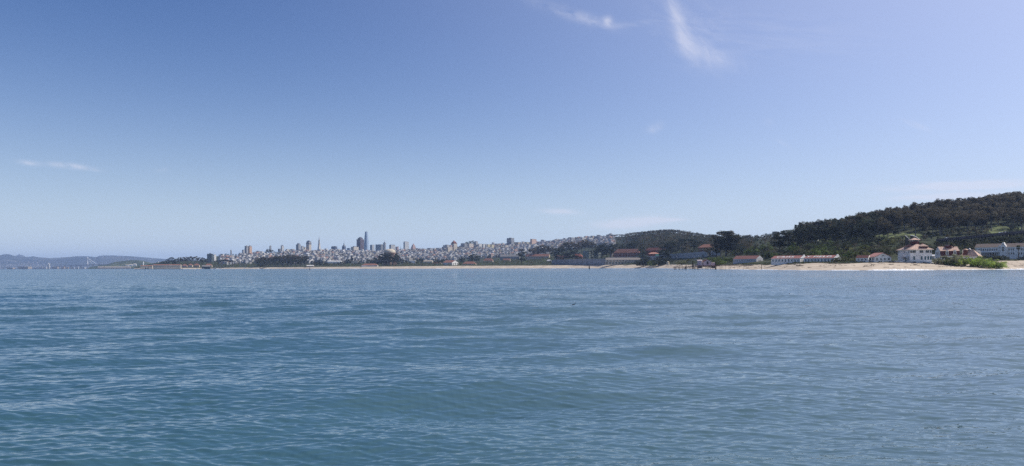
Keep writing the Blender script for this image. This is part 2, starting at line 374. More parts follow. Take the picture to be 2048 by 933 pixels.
sand = mat('sand', (.48, .405, .315), rough=.95, vary=.10, scale=.06, spec=.1, col2=(.38, .315, .245), bump=.3)
def ground_mat():
    m = bpy.data.materials.new('ground_soil'); m.use_nodes = True; nt = m.node_tree; n = nt.nodes; l = nt.links; b = n['Principled BSDF']
    b.inputs['Roughness'].default_value = .95; b.inputs['Specular IOR Level'].default_value = .1
    tc = n.new('ShaderNodeTexCoord')
    t = n.new('ShaderNodeTexNoise'); t.inputs['Scale'].default_value = .02; t.inputs['Detail'].default_value = 8; t.inputs['Roughness'].default_value = .65; l.new(tc.outputs['Object'], t.inputs['Vector'])
    r = n.new('ShaderNodeValToRGB'); e = r.color_ramp.elements
    e[0].position = .32; e[0].color = (.024, .030, .018, 1); e[1].position = .68; e[1].color = (.066, .066, .040, 1)
    x = e.new(.5); x.color = (.036, .046, .022, 1); l.new(t.outputs[0], r.inputs[0]); l.new(r.outputs[0], b.inputs['Base Color']); return m
gm = ground_mat()
def build_land():
    pxs = np.concatenate([np.arange(268, 1200, 6.0), np.arange(1200, 2421, 4.0)])
    ts = []
    for i, nseg in enumerate((2, 10, 16, 16, 26, 6, 8)):
        ts += [(i, j/nseg) for j in range(nseg)]
    ts.append((6, 1.0))
    yk = np.stack([np.interp(pxs, _kp, a) for a in _Ys]); 
    V_ = []
    for (i, t) in ts:
        i2 = min(i+1, 7); Yv = yk[i]*(1-t) + yk[i2]*t
        for j, px in enumerate(pxs):
            q = gp(px, Yv[j]); V_.append(q)
    V_ = np.array([tuple(v) for v in V_]); nc = len(pxs); nr = len(ts)
    r0 = 12                                     # beach = up to the sand edge
    bv = V_[:(r0+1)*nc].copy(); 
    bv[:, 2] += .25*vnoise(bv[:, 0]/14, bv[:, 1]/9, 3) * (bv[:, 2] > .4) + .35*vnoise(bv[:, 0]/50, bv[:, 1]/22, 4)*(bv[:, 2] > .8)
    tag(npmesh('beach', bv, grid_quads(r0+1, nc), [sand]), kind='structure')
    tag(npmesh('ground', V_[r0*nc:], grid_quads(nr-r0, nc), [gm]), kind='structure')
    # edge skirt of the point, so it closes into the water
build_land()

# sunlit grass glades on the wooded slope
def glade(px0, px1, y0, y1, seed):
    V_ = []; n, m_ = 26, 10
    for j in range(m_):
        for i in range(n):
            u = i/(n-1); px = px0+(px1-px0)*u; a = Yrow(px, y1, 3, 6); b_ = Yrow(px, y0, 3, 6); c = (a+b_)/2; w = (b_-a)/2*(math.sin(math.pi*min(max(u, .03), .97))**.5)*(1+.25*float(vnoise(px/9, seed, seed)))
            Y = c - w + 2*w*j/(m_-1); V_.append(tuple(gp(px, Y, .25)))
    lawn = mat('glade_grass', (.125, .15, .062), vary=.35, scale=.08, rough=.95, spec=.1)
    tag(npmesh('lawn', V_, grid_quads(m_, n), [lawn]), kind='structure')
glade(1746, 1850, 467, 480, 1); glade(1978, 2022, 450, 474, 2); glade(2026, 2044, 452, 468, 3); glade(1628, 1665, 478, 487, 4); glade(1340, 1412, 517, 523.5, 5)

# surf: low broken ridges of white water along the shore
def surf():
    foam = mat('surf_foam', (.80, .82, .84), rough=.9, vary=.1, scale=.5, spec=.2)
    V_ = []; Q = []
    def ridge(px0, px1, off, hgt, wid, seed):
        n = int((px1-px0)/1.2)+3; ps = np.linspace(px0, px1, n); base = len(V_)
        for i, px in enumerate(ps):
            Yw = float(np.interp(px, _kp, _YW)); a = max(0.0, math.sin(math.pi*i/(n-1)))**.5
            h = hgt*a*(.45+.8*abs(float(vnoise(px*.35, seed, seed)))); Yc = Yw-off+6*float(vnoise(px*.06, seed, 3))
            for (dy, z) in ((-wid, -.35), (-wid*.6, .25*h), (-wid*.2, .95*h), (0, h), (wid*.5, .35*h), (wid, -.35)):
                x = (px-1024)/F*(Yc+dy); V_.append((x, Yc+dy, z+.10*a-.1))
        k = 6
        for i in range(n-1):
            for j in range(k-1): Q.append((base+i*k+j, base+(i+1)*k+j, base+(i+1)*k+j+1, base+i*k+j+1))
    for a in ((1730,1872,22,.95,9,1), (1650,1725,14,.5,7,2), (1868,1990,10,.35,6,3), (1985,2120,26,.75,8,4), (1510,1560,12,.45,7,5), (1556,1650,8,.25,6,6),
              (1448,1500,12,.4,6,7), (1395,1440,26,.5,8,8), (1300,1352,16,.75,9,9), (1280,1294,30,1.3,10,10), (1210,1272,14,.5,9,11),
              (1138,1150,14,.9,9,12), (1104,1112,12,.7,9,13), (1060,1072,10,.5,8,14), (870,884,16,.8,9,15), (700,722,14,.6,9,16), (652,668,20,.8,9,17), (512,522,30,1.0,10,18), (530,540,30,1.2,10,19), (420,446,30,1.2,10,20), (620,640,10,.5,8,21),
              (1760,1850,40,.35,7,22), (1790,1840,12,.5,6,23), (2010,2048,10,.4,6,24)):
        ridge(*a)
    tag(npmesh('surf_foam', V_, Q, [foam]), kind='stuff')
surf()

# ================================================================== FAR SHORE
def hill_mesh(name, pts, Y, depth, m, seed, base=-3, rough=1.0, x_scale=500.0, kind='structure', fall=1.0):
    """a range of hills whose skyline runs through pts (px, row) at distance Y"""
    pxs = np.arange(pts[0][0], pts[-1][0]+.01, 1.0 if depth > 900 else .8); top = np.interp(pxs, [p[0] for p in pts], [p[1] for p in pts])
    nr = 34; V_ = []
    for j in range(nr):
        t = j/(nr-1)
        for i, px in enumerate(pxs):
            zt = zat(px, top[i], Y)
            yy = Y - depth*(1-t/.72) if t < .72 else Y + depth*.6*((t-.72)/.28)
            s = min(t/.72, 1.0); sh = max(s,0)**1.25 if t < .72 else 1-((t-.72)/.28)**2
            x = (px-1024)/F*yy
            nz = float(vnoise(x/x_scale, yy/x_scale, seed))*.16 + float(vnoise(x/x_scale*2.7, yy/x_scale*2.7, seed+1))*.10
            z = base + (zt-base)*max(0, max(sh,0)*(1+nz*rough*(1-s)*2.2)) 
            V_.append((x, yy, z))
    return tag(npmesh(name, V_, grid_quads(nr, len(pxs)), [m]), kind=kind), (pxs, top)
eb = mat('far_hill_slope', (.060, .062, .045), vary=.5, scale=.0016, rough=.95, spec=.05, col2=(.024, .034, .026))
hill_mesh('far_hills', [(-700,515),(-400,512),(-200,508),(-80,512),(-30,514),(0,511),(8,508.6),(18,508.6),(27,511.5),(44,515),(58,514),(66,513),(78,515),(100,516.6),(118,515.8),(140,514.2),(155,512.6),(178,513),(192,514.5),(200,511.6),(222,511.2),(260,512.8),(290,515.2),(320,517.6),(345,519),(380,521),(430,524),(520,528),(700,530)], 20000, 3600, eb, 41, x_scale=900)
hill_mesh('mountain', [(22,520),(32,512.2),(38,509),(44,510.5),(50,513),(62,520)], 23500, 1500, eb, 44, x_scale=1600)
isl = mat('island_grass', (.065, .075, .04), vary=.5, scale=.006, rough=.95, spec=.05, col2=(.03, .045, .025))
hill_mesh('island_terrain', [(176,536),(186,533.5),(200,531),(214,529.5),(222,526.5),(230,524.5),(245,522.5),(262,520.8),(275,521),(285,522),(296,524.5),(310,528),(325,531),(350,534),(372,536)], 7600, 420, isl, 47, x_scale=160)
# low shore under the far town
low = mat('far_shore_flat', (.06, .06, .05), vary=.3, scale=.004, rough=.95)
b = MB()
x0, x1 = P(-500, 537, 9000).x, P(205, 537, 9000).x
b.box(x0, x1, 8920, 10400, -2, 2.4, low); tag(b.build('far_shore'), kind='structure')

# ================================================================== HAZE
hm = bpy.data.materials.new('haze'); hm.use_nodes = True; hn = hm.node_tree.nodes; hl = hm.node_tree.links
for n in list(hn): hn.remove(n)
pv = hn.new('ShaderNodeVolumePrincipled'); pv.inputs['Color'].default_value = (.46, .64, 1.0, 1); pv.inputs['Density'].default_value = 4.2e-5; pv.inputs['Anisotropy'].default_value = 0.1
ho = hn.new('ShaderNodeOutputMaterial'); hl.new(pv.outputs[0], ho.inputs['Volume'])
b = MB(); b.box(-34000, 34000, -900, 26500, -8, 480, hm); hz = b.build('haze'); tag(hz, kind='stuff')

# ================================================================== VEGETATION
def leaf(name, col, var=.25, rnd=.2, trans=.42):
    """thin leaves: they pass some light, and each plant has its own shade of green"""
    m = mat(name, col, rough=.75, vary=var, scale=2.2, spec=.15, objrand=rnd)
    nt = m.node_tree; n = nt.nodes; l = nt.links; b = n['Principled BSDF']; out = n['Material Output']
    src = b.inputs['Base Color'].links[0].from_socket
    g = n.new('ShaderNodeNewGeometry'); t0 = n.new('ShaderNodeTexNoise'); t0.inputs['Scale'].default_value = .055; t0.inputs['Detail'].default_value = 3; l.new(g.outputs['Position'], t0.inputs['Vector'])
    mr = n.new('ShaderNodeMapRange'); mr.inputs[1].default_value = .3; mr.inputs[2].default_value = .7; mr.inputs[3].default_value = .72; mr.inputs[4].default_value = 1.35; l.new(t0.outputs[0], mr.inputs[0])
    h = n.new('ShaderNodeHueSaturation'); l.new(src, h.inputs['Color']); l.new(mr.outputs[0], h.inputs['Value']); l.new(h.outputs[0], b.inputs['Base Color'])
    tr = n.new('ShaderNodeBsdfTranslucent'); l.new(h.outputs[0], tr.inputs[0]); mx = n.new('ShaderNodeMixShader'); mx.inputs[0].default_value = trans
    l.new(b.outputs[0], mx.inputs[1]); l.new(tr.outputs[0], mx.inputs[2]); l.new(mx.outputs[0], out.inputs[0]); return m
L_euc = leaf('eucalyptus_leaves', (.115, .098, .062)); L_cyp = leaf('cypress_leaves', (.040, .050, .034), .2); L_dark = leaf('dark_leaves', (.062, .072, .040))
L_grn = leaf('green_leaves', (.14, .185, .055), .3); L_bush = leaf('bright_bush_leaves', (.32, .39, .095), .25, .15); L_grey = leaf('grey_bush_leaves', (.32, .32, .20), .25, .1)
L_palm = leaf('palm_leaves', (.085, .095, .040), .3); L_ol = leaf('olive_leaves', (.17, .175, .075), .3, .2); L_brn = leaf('brown_scrub_leaves', (.15, .120, .080), .3, .2)
bark = mat('bark', (.14, .11, .085), vary=.3, scale=4, rough=.95); bark_p = mat('pale_bark', (.26, .23, .20), vary=.3, scale=4, rough=.95)

def clumps(centers, rads, nper, size, g, flat=.75):
    """small leaf-sized faces spread through clumps"""
    V_ = []; 
    for c, r, n in zip(centers, rads, nper):
        d = g.normal(size=(n, 3)); d /= np.linalg.norm(d, axis=1)[:, None]; rr = r*g.uniform(.35, 1.0, n)**.6
        p = np.asarray(c) + d*rr[:, None]*np.array([1, 1, flat])
        nrm = d + g.normal(size=(n, 3))*.7; nrm /= np.linalg.norm(nrm, axis=1)[:, None]
        a = np.cross(nrm, g.normal(size=(n, 3))); a /= np.linalg.norm(a, axis=1)[:, None]; b_ = np.cross(nrm, a)
        s = size*g.uniform(.6, 1.5, n)[:, None]; t = s*g.uniform(.4, .9, n)[:, None]
        V_.append(np.stack([p-a*s, p-b_*t, p+a*s, p+b_*t], 1).reshape(-1, 3))
    return np.concatenate(V_)
def quadmesh(name, V_, m):
    V_ = np.asarray(V_, dtype=np.float32); n = len(V_)//4
    me = bpy.data.meshes.new(name); me.vertices.add(len(V_)); me.vertices.foreach_set('co', V_.ravel()); me.loops.add(len(V_)); me.loops.foreach_set('vertex_index', np.arange(len(V_), dtype=np.int32))
    me.polygons.add(n); me.polygons.foreach_set('loop_start', np.arange(0, len(V_), 4, dtype=np.int32)); me.polygons.foreach_set('loop_total', np.full(n, 4, dtype=np.int32))
    me.materials.append(m); me.update(calc_edges=True); return me

KIND = {}
def proto(kind, seed):
    """(trunk mesh, crown mesh) for a tree one unit tall"""
    g = np.random.default_rng(seed); T = MB(); C = []; Rr = []; N = []
    if kind in ('eucalyptus', 'broadleaf_tree', 'old_eucalyptus'):
        bm_ = bark_p if kind != 'broadleaf_tree' else bark
        lo = .38 if kind != 'broadleaf_tree' else .28; wd = .20 if kind == 'eucalyptus' else .34
        T.cyl((0,0,-.03), (.01,.01,lo+.1), .022, .015, bm_, 7)
        for i in range(7):
            a = g.uniform(0, 6.28); z0 = lo*g.uniform(.6, 1.15); r = wd*g.uniform(.35, .85); z1 = g.uniform(lo+.12, .86)
            p0 = (.008*math.cos(a), .008*math.sin(a), z0); p1 = (r*math.cos(a), r*math.sin(a), z1)
            T.cyl(p0, p1, .010, .004, bm_, 5); C.append(p1); Rr.append(g.uniform(.08, .13)); N.append(110)
        for i in range(17 if kind == 'eucalyptus' else 24):
            a = g.uniform(0, 6.28); z = lo + (1-lo)*g.uniform(.05, .93); t = (z-lo)/(1-lo)
            r = wd*math.sqrt(max(0, 1-(2*t-.95)**2))*g.uniform(.4, 1.05)
            C.append((r*math.cos(a), r*math.sin(a), z)); Rr.append(g.uniform(.055, .115)); N.append(90)
        V_ = clumps(C, Rr, N, .017, g, .8); lm = L_euc if kind != 'broadleaf_tree' else L_dark
    elif kind == 'cypress':
        lo = .25; T.cyl((0,0,-.03), (.02,0,.7), .030, .012, bark, 7)
        for i in range(30):
            a = g.uniform(0, 6.28); t = g.uniform(0, 1); z = lo + (.95-lo)*t
            r = .36*(1-.35*abs(t-.62))*g.uniform(.15, 1.0)*(1.0 if t < .85 else .7)
            C.append((r*math.cos(a), r*math.sin(a), z)); Rr.append(g.uniform(.08, .14)); N.append(95)
            if i % 3 == 0: T.cyl((.01, 0, z-.1), (r*.8*math.cos(a), r*.8*math.sin(a), z-.02), .009, .003, bark, 5)
        V_ = clumps(C, Rr, N, .017, g, .38); lm = L_cyp
    elif kind == 'umbrella_pine':
        T.cyl((0,0,-.03), (.02,0,.66), .026, .016, bark, 7)
        for i in range(8):
            a = 6.28*i/8+g.uniform(-.3, .3); p1 = (.30*math.cos(a), .30*math.sin(a), .82); T.cyl((.015, 0, .55), p1, .012, .004, bark, 5)
        for i in range(26):
            a = g.uniform(0, 6.28); r = .44*math.sqrt(g.uniform(0, 1)); C.append((r*math.cos(a), r*math.sin(a), .90-.28*r*r*2+g.uniform(-.04, .03))); Rr.append(.10); N.append(90)
        V_ = clumps(C, Rr, N, .016, g, .5); lm = L_cyp
    elif kind == 'conifer':
        T.cyl((0,0,-.03), (0,0,.92), .024, .005, bark, 7)
        for i in range(34):
            t = g.uniform(0, 1); z = .16+.80*t; a = g.uniform(0, 6.28); r = .24*(1-t)**.75*g.uniform(.35, 1.05); C.append((r*math.cos(a), r*math.sin(a), z)); Rr.append(.035+.05*(1-t)); N.append(70)
        V_ = clumps(C, Rr, N, .016, g, .5); lm = L_cyp
    elif kind == 'palm':
        T.cyl((0,0,-.03), (.01,0,.62), .035, .026, bark, 8); T.lathe([(.026, .60), (.05, .66), (.03, .72)], bark, 8)
        vs = []
        for i in range(58):
            a = g.uniform(0, 6.28); up = g.uniform(-.35, 1.3); L = g.uniform(.30, .40); n = 7
            d = np.array([math.cos(a), math.sin(a), 0]); s = np.array([-math.sin(a), math.cos(a), 0])
            pts = [np.array([0, 0, .68]) + d*L*math.cos(up)*(k/n) + np.array([0, 0, 1])*(L*math.sin(up)*(k/n) - .22*(k/n)**2) for k in range(n+1)]
            for k in range(n):
                w = .040*math.sin(math.pi*(k+.6)/(n+1)); w2 = .040*math.sin(math.pi*(k+1.6)/(n+1)); dr = np.array([0, 0, -.5])
                vs += [pts[k]+s*w+dr*w, pts[k], pts[k+1], pts[k+1]+s*w2+dr*w2, pts[k], pts[k]-s*w+dr*w, pts[k+1]-s*w2+dr*w2, pts[k+1]]
        V_ = np.array(vs); lm = L_palm
    elif kind == 'fan_palm':
        T.cyl((0,0,-.03), (.005,0,.80), .030, .016, bark, 8)
        vs = []
        for i in range(46):
            a = g.uniform(0, 6.28); up = g.uniform(-.9, 1.3); L = g.uniform(.13, .17); d = np.array([math.cos(a)*math.cos(up), math.sin(a)*math.cos(up), math.sin(up)]); s = np.array([-math.sin(a), math.cos(a), 0]); o = np.array([0, 0, .84])
            for q in (-.9, -.3, .3, .9):
                e = d*math.cos(q)+s*math.sin(q); e2 = d*math.cos(q+.45)+s*math.sin(q+.45); vs += [o+d*L*.35, o+d*L*.35+e*L*.65, o+d*L*.35+(e+e2)*.33*L, o+d*L*.35+e2*L*.5]
        V_ = np.array(vs); lm = L_palm
    else:                                   # bushes, leafy to the ground
        T.cyl((0,0,-.05), (0,0,.4), .03, .02, bark, 6)
        for i in range(5): a = 6.28*i/5; T.cyl((0,0,.05), (.35*math.cos(a), .35*math.sin(a), .5), .015, .006, bark, 5)
        for i in range(30):
            a = g.uniform(0, 6.28); r = .62*math.sqrt(g.uniform(0, 1)); z = .08+.72*g.uniform(.1, 1)*math.sqrt(max(.05, 1-(r/.68)**2)); C.append((r*math.cos(a), r*math.sin(a), z)); Rr.append(g.uniform(.12, .20)); N.append(90)
        V_ = clumps(C, Rr, N, .026, g, .8)
        lm = {'shrub': L_grn, 'willow_shrub': L_bush, 'grey_shrub': L_grey, 'dark_shrub': L_dark, 'olive_shrub': L_ol, 'scrub_bush': L_brn}[kind]
    return T.mesh('trunk'), quadmesh('crown', V_, lm)
for k_, nv in (('eucalyptus', 6), ('old_eucalyptus', 4), ('broadleaf_tree', 4), ('cypress', 5), ('umbrella_pine', 2), ('conifer', 2), ('palm', 2), ('fan_palm', 1), ('shrub', 3), ('willow_shrub', 4), ('grey_shrub', 2), ('dark_shrub', 3), ('olive_shrub', 3), ('scrub_bush', 2)):
    KIND[k_] = [proto(k_, hash_) for hash_ in range(100, 100+nv)]
NAME = {'old_eucalyptus': 'eucalyptus', 'fan_palm': 'fan_palm', 'willow_shrub': 'shrub', 'grey_shrub': 'shrub', 'dark_shrub': 'shrub', 'olive_shrub': 'shrub', 'scrub_bush': 'shrub'}
CATS = {'eucalyptus': 'tree', 'old_eucalyptus': 'tree', 'broadleaf_tree': 'tree', 'cypress': 'tree', 'umbrella_pine': 'tree', 'conifer': 'tree', 'palm': 'palm tree', 'fan_palm': 'palm tree'}
TREES = []
def tree(kind, px, Y, hpx=None, h=None, w=1.0, label='', group=None, base=None, g_=random):
    """a tree standing on the ground; hpx = its height in picture rows"""
    hh = h if h else hpx/F*Y
    if 'shrub' in kind or 'bush' in kind: hh *= 1.22; w /= 1.1
    z = ground(px, Y) if base is None else base
    o = bpy.data.objects.new(NAME.get(kind, kind), None); COL.objects.link(o); o.location = ((px-1024)/F*Y, Y, z-.2)
    o.rotation_euler.z = g_.uniform(0, 6.28); o.scale = (hh*w, hh*w, hh); o.empty_display_size = .2
    tm, cmesh = g_.choice(KIND[kind])
    for nm, me in (('trunk', tm), ('crown', cmesh)):
        c = bpy.data.objects.new(nm, me); COL.objects.link(c); c.parent = o
    tag(o, label, CATS.get(kind, 'shrub'), group); TREES.append((o, kind, px, Y)); return o

def merged(name, items, m_by=None, detail=40, seed=1):
    """many crowns and trunks too many to single out, as one mesh; items = (px, Y, height m, spread, material index)"""
    g = np.random.default_rng(seed); VV = []; MI = []; 
    for (px, Y, h, w, mi) in items:
        base = np.array([(px-1024)/F*Y, Y, ground(px, Y)]); n = 7; C = []; Rr = []
        for i in range(n):
            a = g.uniform(0, 6.28); r = w*h*.30*g.uniform(.2, 1); z = h*g.uniform(.35, .93); C.append(base+np.array([r*math.cos(a), r*math.sin(a), z])); Rr.append(h*w*g.uniform(.14, .24))
        V_ = clumps(C, Rr, [detail]*n, h*.034+.12, g, .75); VV.append(V_); MI += [mi]*(len(V_)//4)
        for s in (0, 1.2):                  # trunk: two crossed tapered faces sides
            t = h*.014; dx, dy = t*math.cos(s), t*math.sin(s)
            VV.append(np.array([base+[dx,dy,-.5], base+[-dx,-dy,-.5], base+[-dx*.5,-dy*.5,h*.6], base+[dx*.5,dy*.5,h*.6]])); MI.append(len(m_by)-1)
    V_ = np.concatenate(VV); me = quadmesh(name, V_, m_by[0])
    for m in m_by[1:]: me.materials.append(m)
    me.polygons.foreach_set('material_index', np.array(MI, dtype=np.int32))
    o = bpy.data.objects.new(name, me); COL.objects.link(o); tag(o, kind='stuff'); return o

def ordinal(i):
    w = ['first','second','third','fourth','fifth','sixth','seventh','eighth','ninth','tenth','eleventh','twelfth','thirteenth','fourteenth','fifteenth','sixteenth','seventeenth','eighteenth','nineteenth','twentieth']
    if i < 20: return w[i]
    t = {2:'twenty',3:'thirty',4:'forty',5:'fifty',6:'sixty'}[(i+1)//10]; r = (i+1) % 10
    return t+'-'+w[r-1] if r else {'twenty':'twentieth','thirty':'thirtieth','forty':'fortieth','fifty':'fiftieth','sixty':'sixtieth'}[t]

# ---- the wooded hill on the right: a crest row one can count, then rows down the slope
crest = [(1556,460),(1580,459),(1592,449),(1610,448),(1634,445),(1660,446),(1690,440),(1722,429),(1757,421),(1790,417),(1830,412),(1870,408),(1900,404),(1940,398),(1970,394),(2010,388),(2048,386),(2100,384)]
def crest_y(px): return float(np.interp(px, [c[0] for c in crest], [c[1] for c in crest]))
n = 0; px = 1606
while px < 2056:
    Y = float(np.interp(px, _kp, _Ys[5])) - 10 + random.uniform(-15, 15); top = crest_y(px)+random.uniform(-1.5, 3.5) + (random.random() < .2)*-3.2
    gy = pyof(px, Y, ground(px, Y)); h = max(9, gy-top)
    seg = ('above the airfield barracks', 1690) if px < 1690 else ('above the small gabled house', 1790) if px < 1790 else ('above the lookout station', 1890) if px < 1890 else ('above the raised road', 3000)
    tree('eucalyptus' if px > 1700 else random.choice(['eucalyptus', 'cypress', 'cypress']), px, Y, hpx=h, w=random.uniform(.85, 1.35), label=seg[0], group='crest'); px += random.uniform(5.2, 8.2); n += 1
for t in TREES:
    o = t[0]; o['label'] = '%s %s on the hill crest %s' % ('slim' if o.scale[0] < o.scale[2] else 'broad', 'eucalyptus' if 'euc' in t[1] else 'cypress', o['label']); o['group'] = 'trees along the crest of the wooded hill'
ROWS = [('high on the hill', .72, .93, 3), ('halfway up the hill', .42, .72, 3), ('low on the hill', .12, .42, 3)]
SEG = [(1600, 1700, 'behind the airfield barracks'), (1700, 1795, 'behind the small gabled house'), (1795, 1880, 'behind the lookout station'), (1880, 1965, 'behind the dormered houses'), (1965, 2062, 'above the raised road')]
cnt = 0
for ri, (rw, a, b_, nr) in enumerate(ROWS):
    for (s0, s1, sname) in SEG:
        for r in range(nr):
            px = s0+random.uniform(0, 6)
            while px < s1:
                ys, _ = prof(px); t = a+(b_-a)*(r+random.uniform(.1, .9))/nr; Y = ys[4]+20+(ys[5]-ys[4])*t
                yy = pyof(px, Y, ground(px, Y))
                glade = (1985 < px < 2018 and 455 < yy < 477) or (1752 < px < 1845 and 466 < yy < 484)
                if not (glade and random.random() < .8):
                    kd = random.choice(['eucalyptus', 'eucalyptus', 'old_eucalyptus']) if px > 1770 or (ri == 0 and px > 1690) else random.choice(['cypress', 'eucalyptus', 'cypress', 'broadleaf_tree'])
                    kn = {'old_eucalyptus': 'eucalyptus'}.get(kd, kd).replace('_tree', '')
                    hh = {0: random.uniform(18, 23), 1: random.uniform(23, 30), 2: random.uniform(22, 31)}[ri]
                    tree(kd, px, Y, h=hh*(.8 if kd == 'cypress' else 1), w=random.uniform(.85, 1.4) if ri else random.uniform(1.0, 1.5), label='dark %s %s %s' % (kn, rw, sname), group='%s trees %s %s' % (kn, rw, sname)); cnt += 1
                px += random.uniform(13, 19)
print('hill trees', cnt, n)
# the rest of that wood, too dense to count
items = []
for i in range(1050):
    px = random.uniform(1475, 2300); ys, _ = prof(px); t = random.uniform(.0, 1.03); Y = ys[4]+20+(ys[5]-ys[4])*t; yy = pyof(px, Y, ground(px, Y))
    if (1980 < px < 2020 and 452 < yy < 479) or (1750 < px < 1848 and 462 < yy < 486): continue
    items.append((px, Y, random.uniform(11, 17) if t > .25 else random.uniform(5, 9), random.uniform(.9, 1.4), random.choice([0, 0, 1, 2])))
merged('woodland', items, [L_euc, L_dark, L_cyp, bark_p], detail=34, seed=3)

# the cypress line in front of the bluff, right of the big tree: outlines follow the picture
def row(lst, group, where):
    k = {}
    for (kind, px, top, Y, w) in lst:
        gy = pyof(px, Y, ground(px, Y)); nm = NAME.get(kind, kind).replace('_', ' ').replace(' tree', '')
        o = tree(kind, px, Y, hpx=max(4, gy-top), w=w, group=group); k.setdefault(nm, []).append((px, o, w))
    for nm, os_ in k.items():
        for (px, o, w) in os_:
            o['label'] = '%s%s %s' % ('' if len(os_) == 1 else 'wide ' if w > 1.05 else 'narrow ', nm+' tree' if nm in ('broadleaf', 'cypress') else nm, where)
row([('cypress',1560,459,1010,1.1),('cypress',1577,459,1000,1.2),('conifer',1592,447,1010,1.0),('cypress',1606,453,1000,1.0),('cypress',1622,448,1030,1.15),('conifer',1638,443,1030,1.0),('cypress',1650,453,1010,1.0),('old_eucalyptus',1664,443,1010,1.0),
     ('cypress',1680,442,1000,1.1),('old_eucalyptus',1697,436,1010,1.0),('cypress',1713,432,1000,1.1),('eucalyptus',1728,430,1000,1.1),('cypress',1745,440,960,1.2),('cypress',1768,446,950,1.2),('cypress',1790,448,950,1.0),('cypress',1735,460,900,1.3),('cypress',1756,472,880,1.3),('cypress',1776,478,870,1.2)],
    'tall dark trees on the bluff edge', 'on the bluff behind the airfield barracks')
row([('old_eucalyptus',1441,463,1290,1.15),('cypress',1452,461,1270,1.4),('old_eucalyptus',1462,462,1280,1.2),('cypress',1470,469,1270,1.1),('cypress',1433,478,1300,1.0)], 'big tree clump past the pier house', 'in the big clump beyond the pier house')
row([('broadleaf_tree',1480,472,1900,1.3),('broadleaf_tree',1492,471,1900,1.2),('broadleaf_tree',1503,472,1950,1.2),('conifer',1528,468,1800,.9),('broadleaf_tree',1516,473,1900,1.2),('broadleaf_tree',1537,471,1850,1.3),('broadleaf_tree',1548,476,1850,1.2)], 'trees on the low ridge', 'on the low ridge left of the grey block')
# shrubby bluff below
SH = []
for i in range(86):
    px = random.uniform(1462, 1795); t = random.uniform(0, 1)
    ys, _ = prof(px); Y = ys[3]+20+(ys[4]-ys[3]+40)*t
    kd = random.choice(['shrub', 'shrub', 'olive_shrub', 'dark_shrub', 'dark_shrub', 'broadleaf_tree']) if px < 1650 else random.choice(['dark_shrub', 'broadleaf_tree', 'olive_shrub', 'dark_shrub', 'shrub'])
    seg = 'behind the low red-roofed shed' if px < 1535 else 'behind the left half of the barracks' if px < 1610 else 'behind the right half of the barracks' if px < 1690 else 'beside the small gabled house'
    nm = {'shrub': 'green shrub', 'olive_shrub': 'olive shrub', 'dark_shrub': 'dark shrub', 'broadleaf_tree': 'small dark tree'}[kd]
    tree(kd, px, Y, hpx=random.uniform(9, 17)*(1.2 if 'tree' in kd else 1), w=random.uniform(1.0, 1.5), label='%s on the slope %s' % (nm, seg), group='%ss on the slope %s' % (nm, seg))
for i in range(90):
    px = random.uniform(1795, 2056); ys, _ = prof(px); Y = ys[3]+50+(ys[4]-ys[3]-30)*random.uniform(0, 1)
    kd = random.choice(['dark_shrub', 'scrub_bush', 'olive_shrub', 'dark_shrub']); seg = 'behind the station' if px < 1880 else 'behind the dormered houses' if px < 1960 else 'below the raised road'
    nm = {'scrub_bush': 'brown scrub bush', 'olive_shrub': 'olive shrub', 'dark_shrub': 'dark shrub'}[kd]
    tree(kd, px, Y, hpx=random.uniform(7, 12), w=random.uniform(1.0, 1.7), label='%s on the bluff %s' % (nm, seg), group='%ss on the bluff %s' % (nm, seg))

# ---- the round wooded hill in the middle
cr2 = [(1196,478),(1215,474),(1240,470.5),(1250,467.5),(1265,465),(1285,463.5),(1300,461),(1320,459.2),(1335,458.8),(1355,459.6),(1362,462),(1380,464),(1400,467),(1412,469),(1425,468.5),(1440,471),(1460,476)]
px = 1226; k = 0
while px < 1440:
    Y = float(np.interp(px, _kp, _Ys[5]))-10; top = float(np.interp(px, [c[0] for c in cr2], [c[1] for c in cr2]))+random.uniform(-.5, 1.0)
    gy = pyof(px, Y, ground(px, Y)); o = tree('old_eucalyptus', px, Y, hpx=max(5, gy-top), w=random.uniform(1.5, 2.1), label='round-crowned tree on the skyline of the round wooded hill', group='skyline trees of the round wooded hill')
    px += random.uniform(3.2, 5.2); k += 1
items = []
for i in range(1700):
    px = random.uniform(1196, 1500); ys, _ = prof(px); Y = ys[3]+100+(ys[5]-ys[3]-100)*random.uniform(0, 1)**.85
    yy = pyof(px, Y, ground(px, Y))
    if px < 1250 and yy < 492 and random.random() < .75: continue
    items.append((px, Y, random.uniform(10, 15)*(1.0 if px > 1240 else .8), random.uniform(1.1, 1.6), random.choice([0, 0, 3, 1, 2])))
for i in range(420):                      # tangled scrub up the bluff
    px = random.uniform(1440, 2100); ys, _ = prof(px); Y = ys[3]+25+(ys[4]-ys[3])*random.uniform(0, 1.05)
    items.append((px, Y, random.uniform(3, 6), random.uniform(1.3, 2.2), random.choice([1, 1, 3, 0])))
merged('hill_woodland', items, [L_euc, L_dark, L_cyp, L_brn, bark], detail=30, seed=4)
row([('cypress',1334,483,1760,1.3),('cypress',1343,482,1760,1.2),('umbrella_pine',1352,483,1780,1.1),('cypress',1364,476,1800,1.2),('umbrella_pine',1376,476,1800,1.2),('cypress',1388,478,1790,1.3),('umbrella_pine',1398,482,1790,1.1),('broadleaf_tree',1408,484,1790,1.1)], 'dark cypresses on the parade wall', 'above the sloping grey wall')
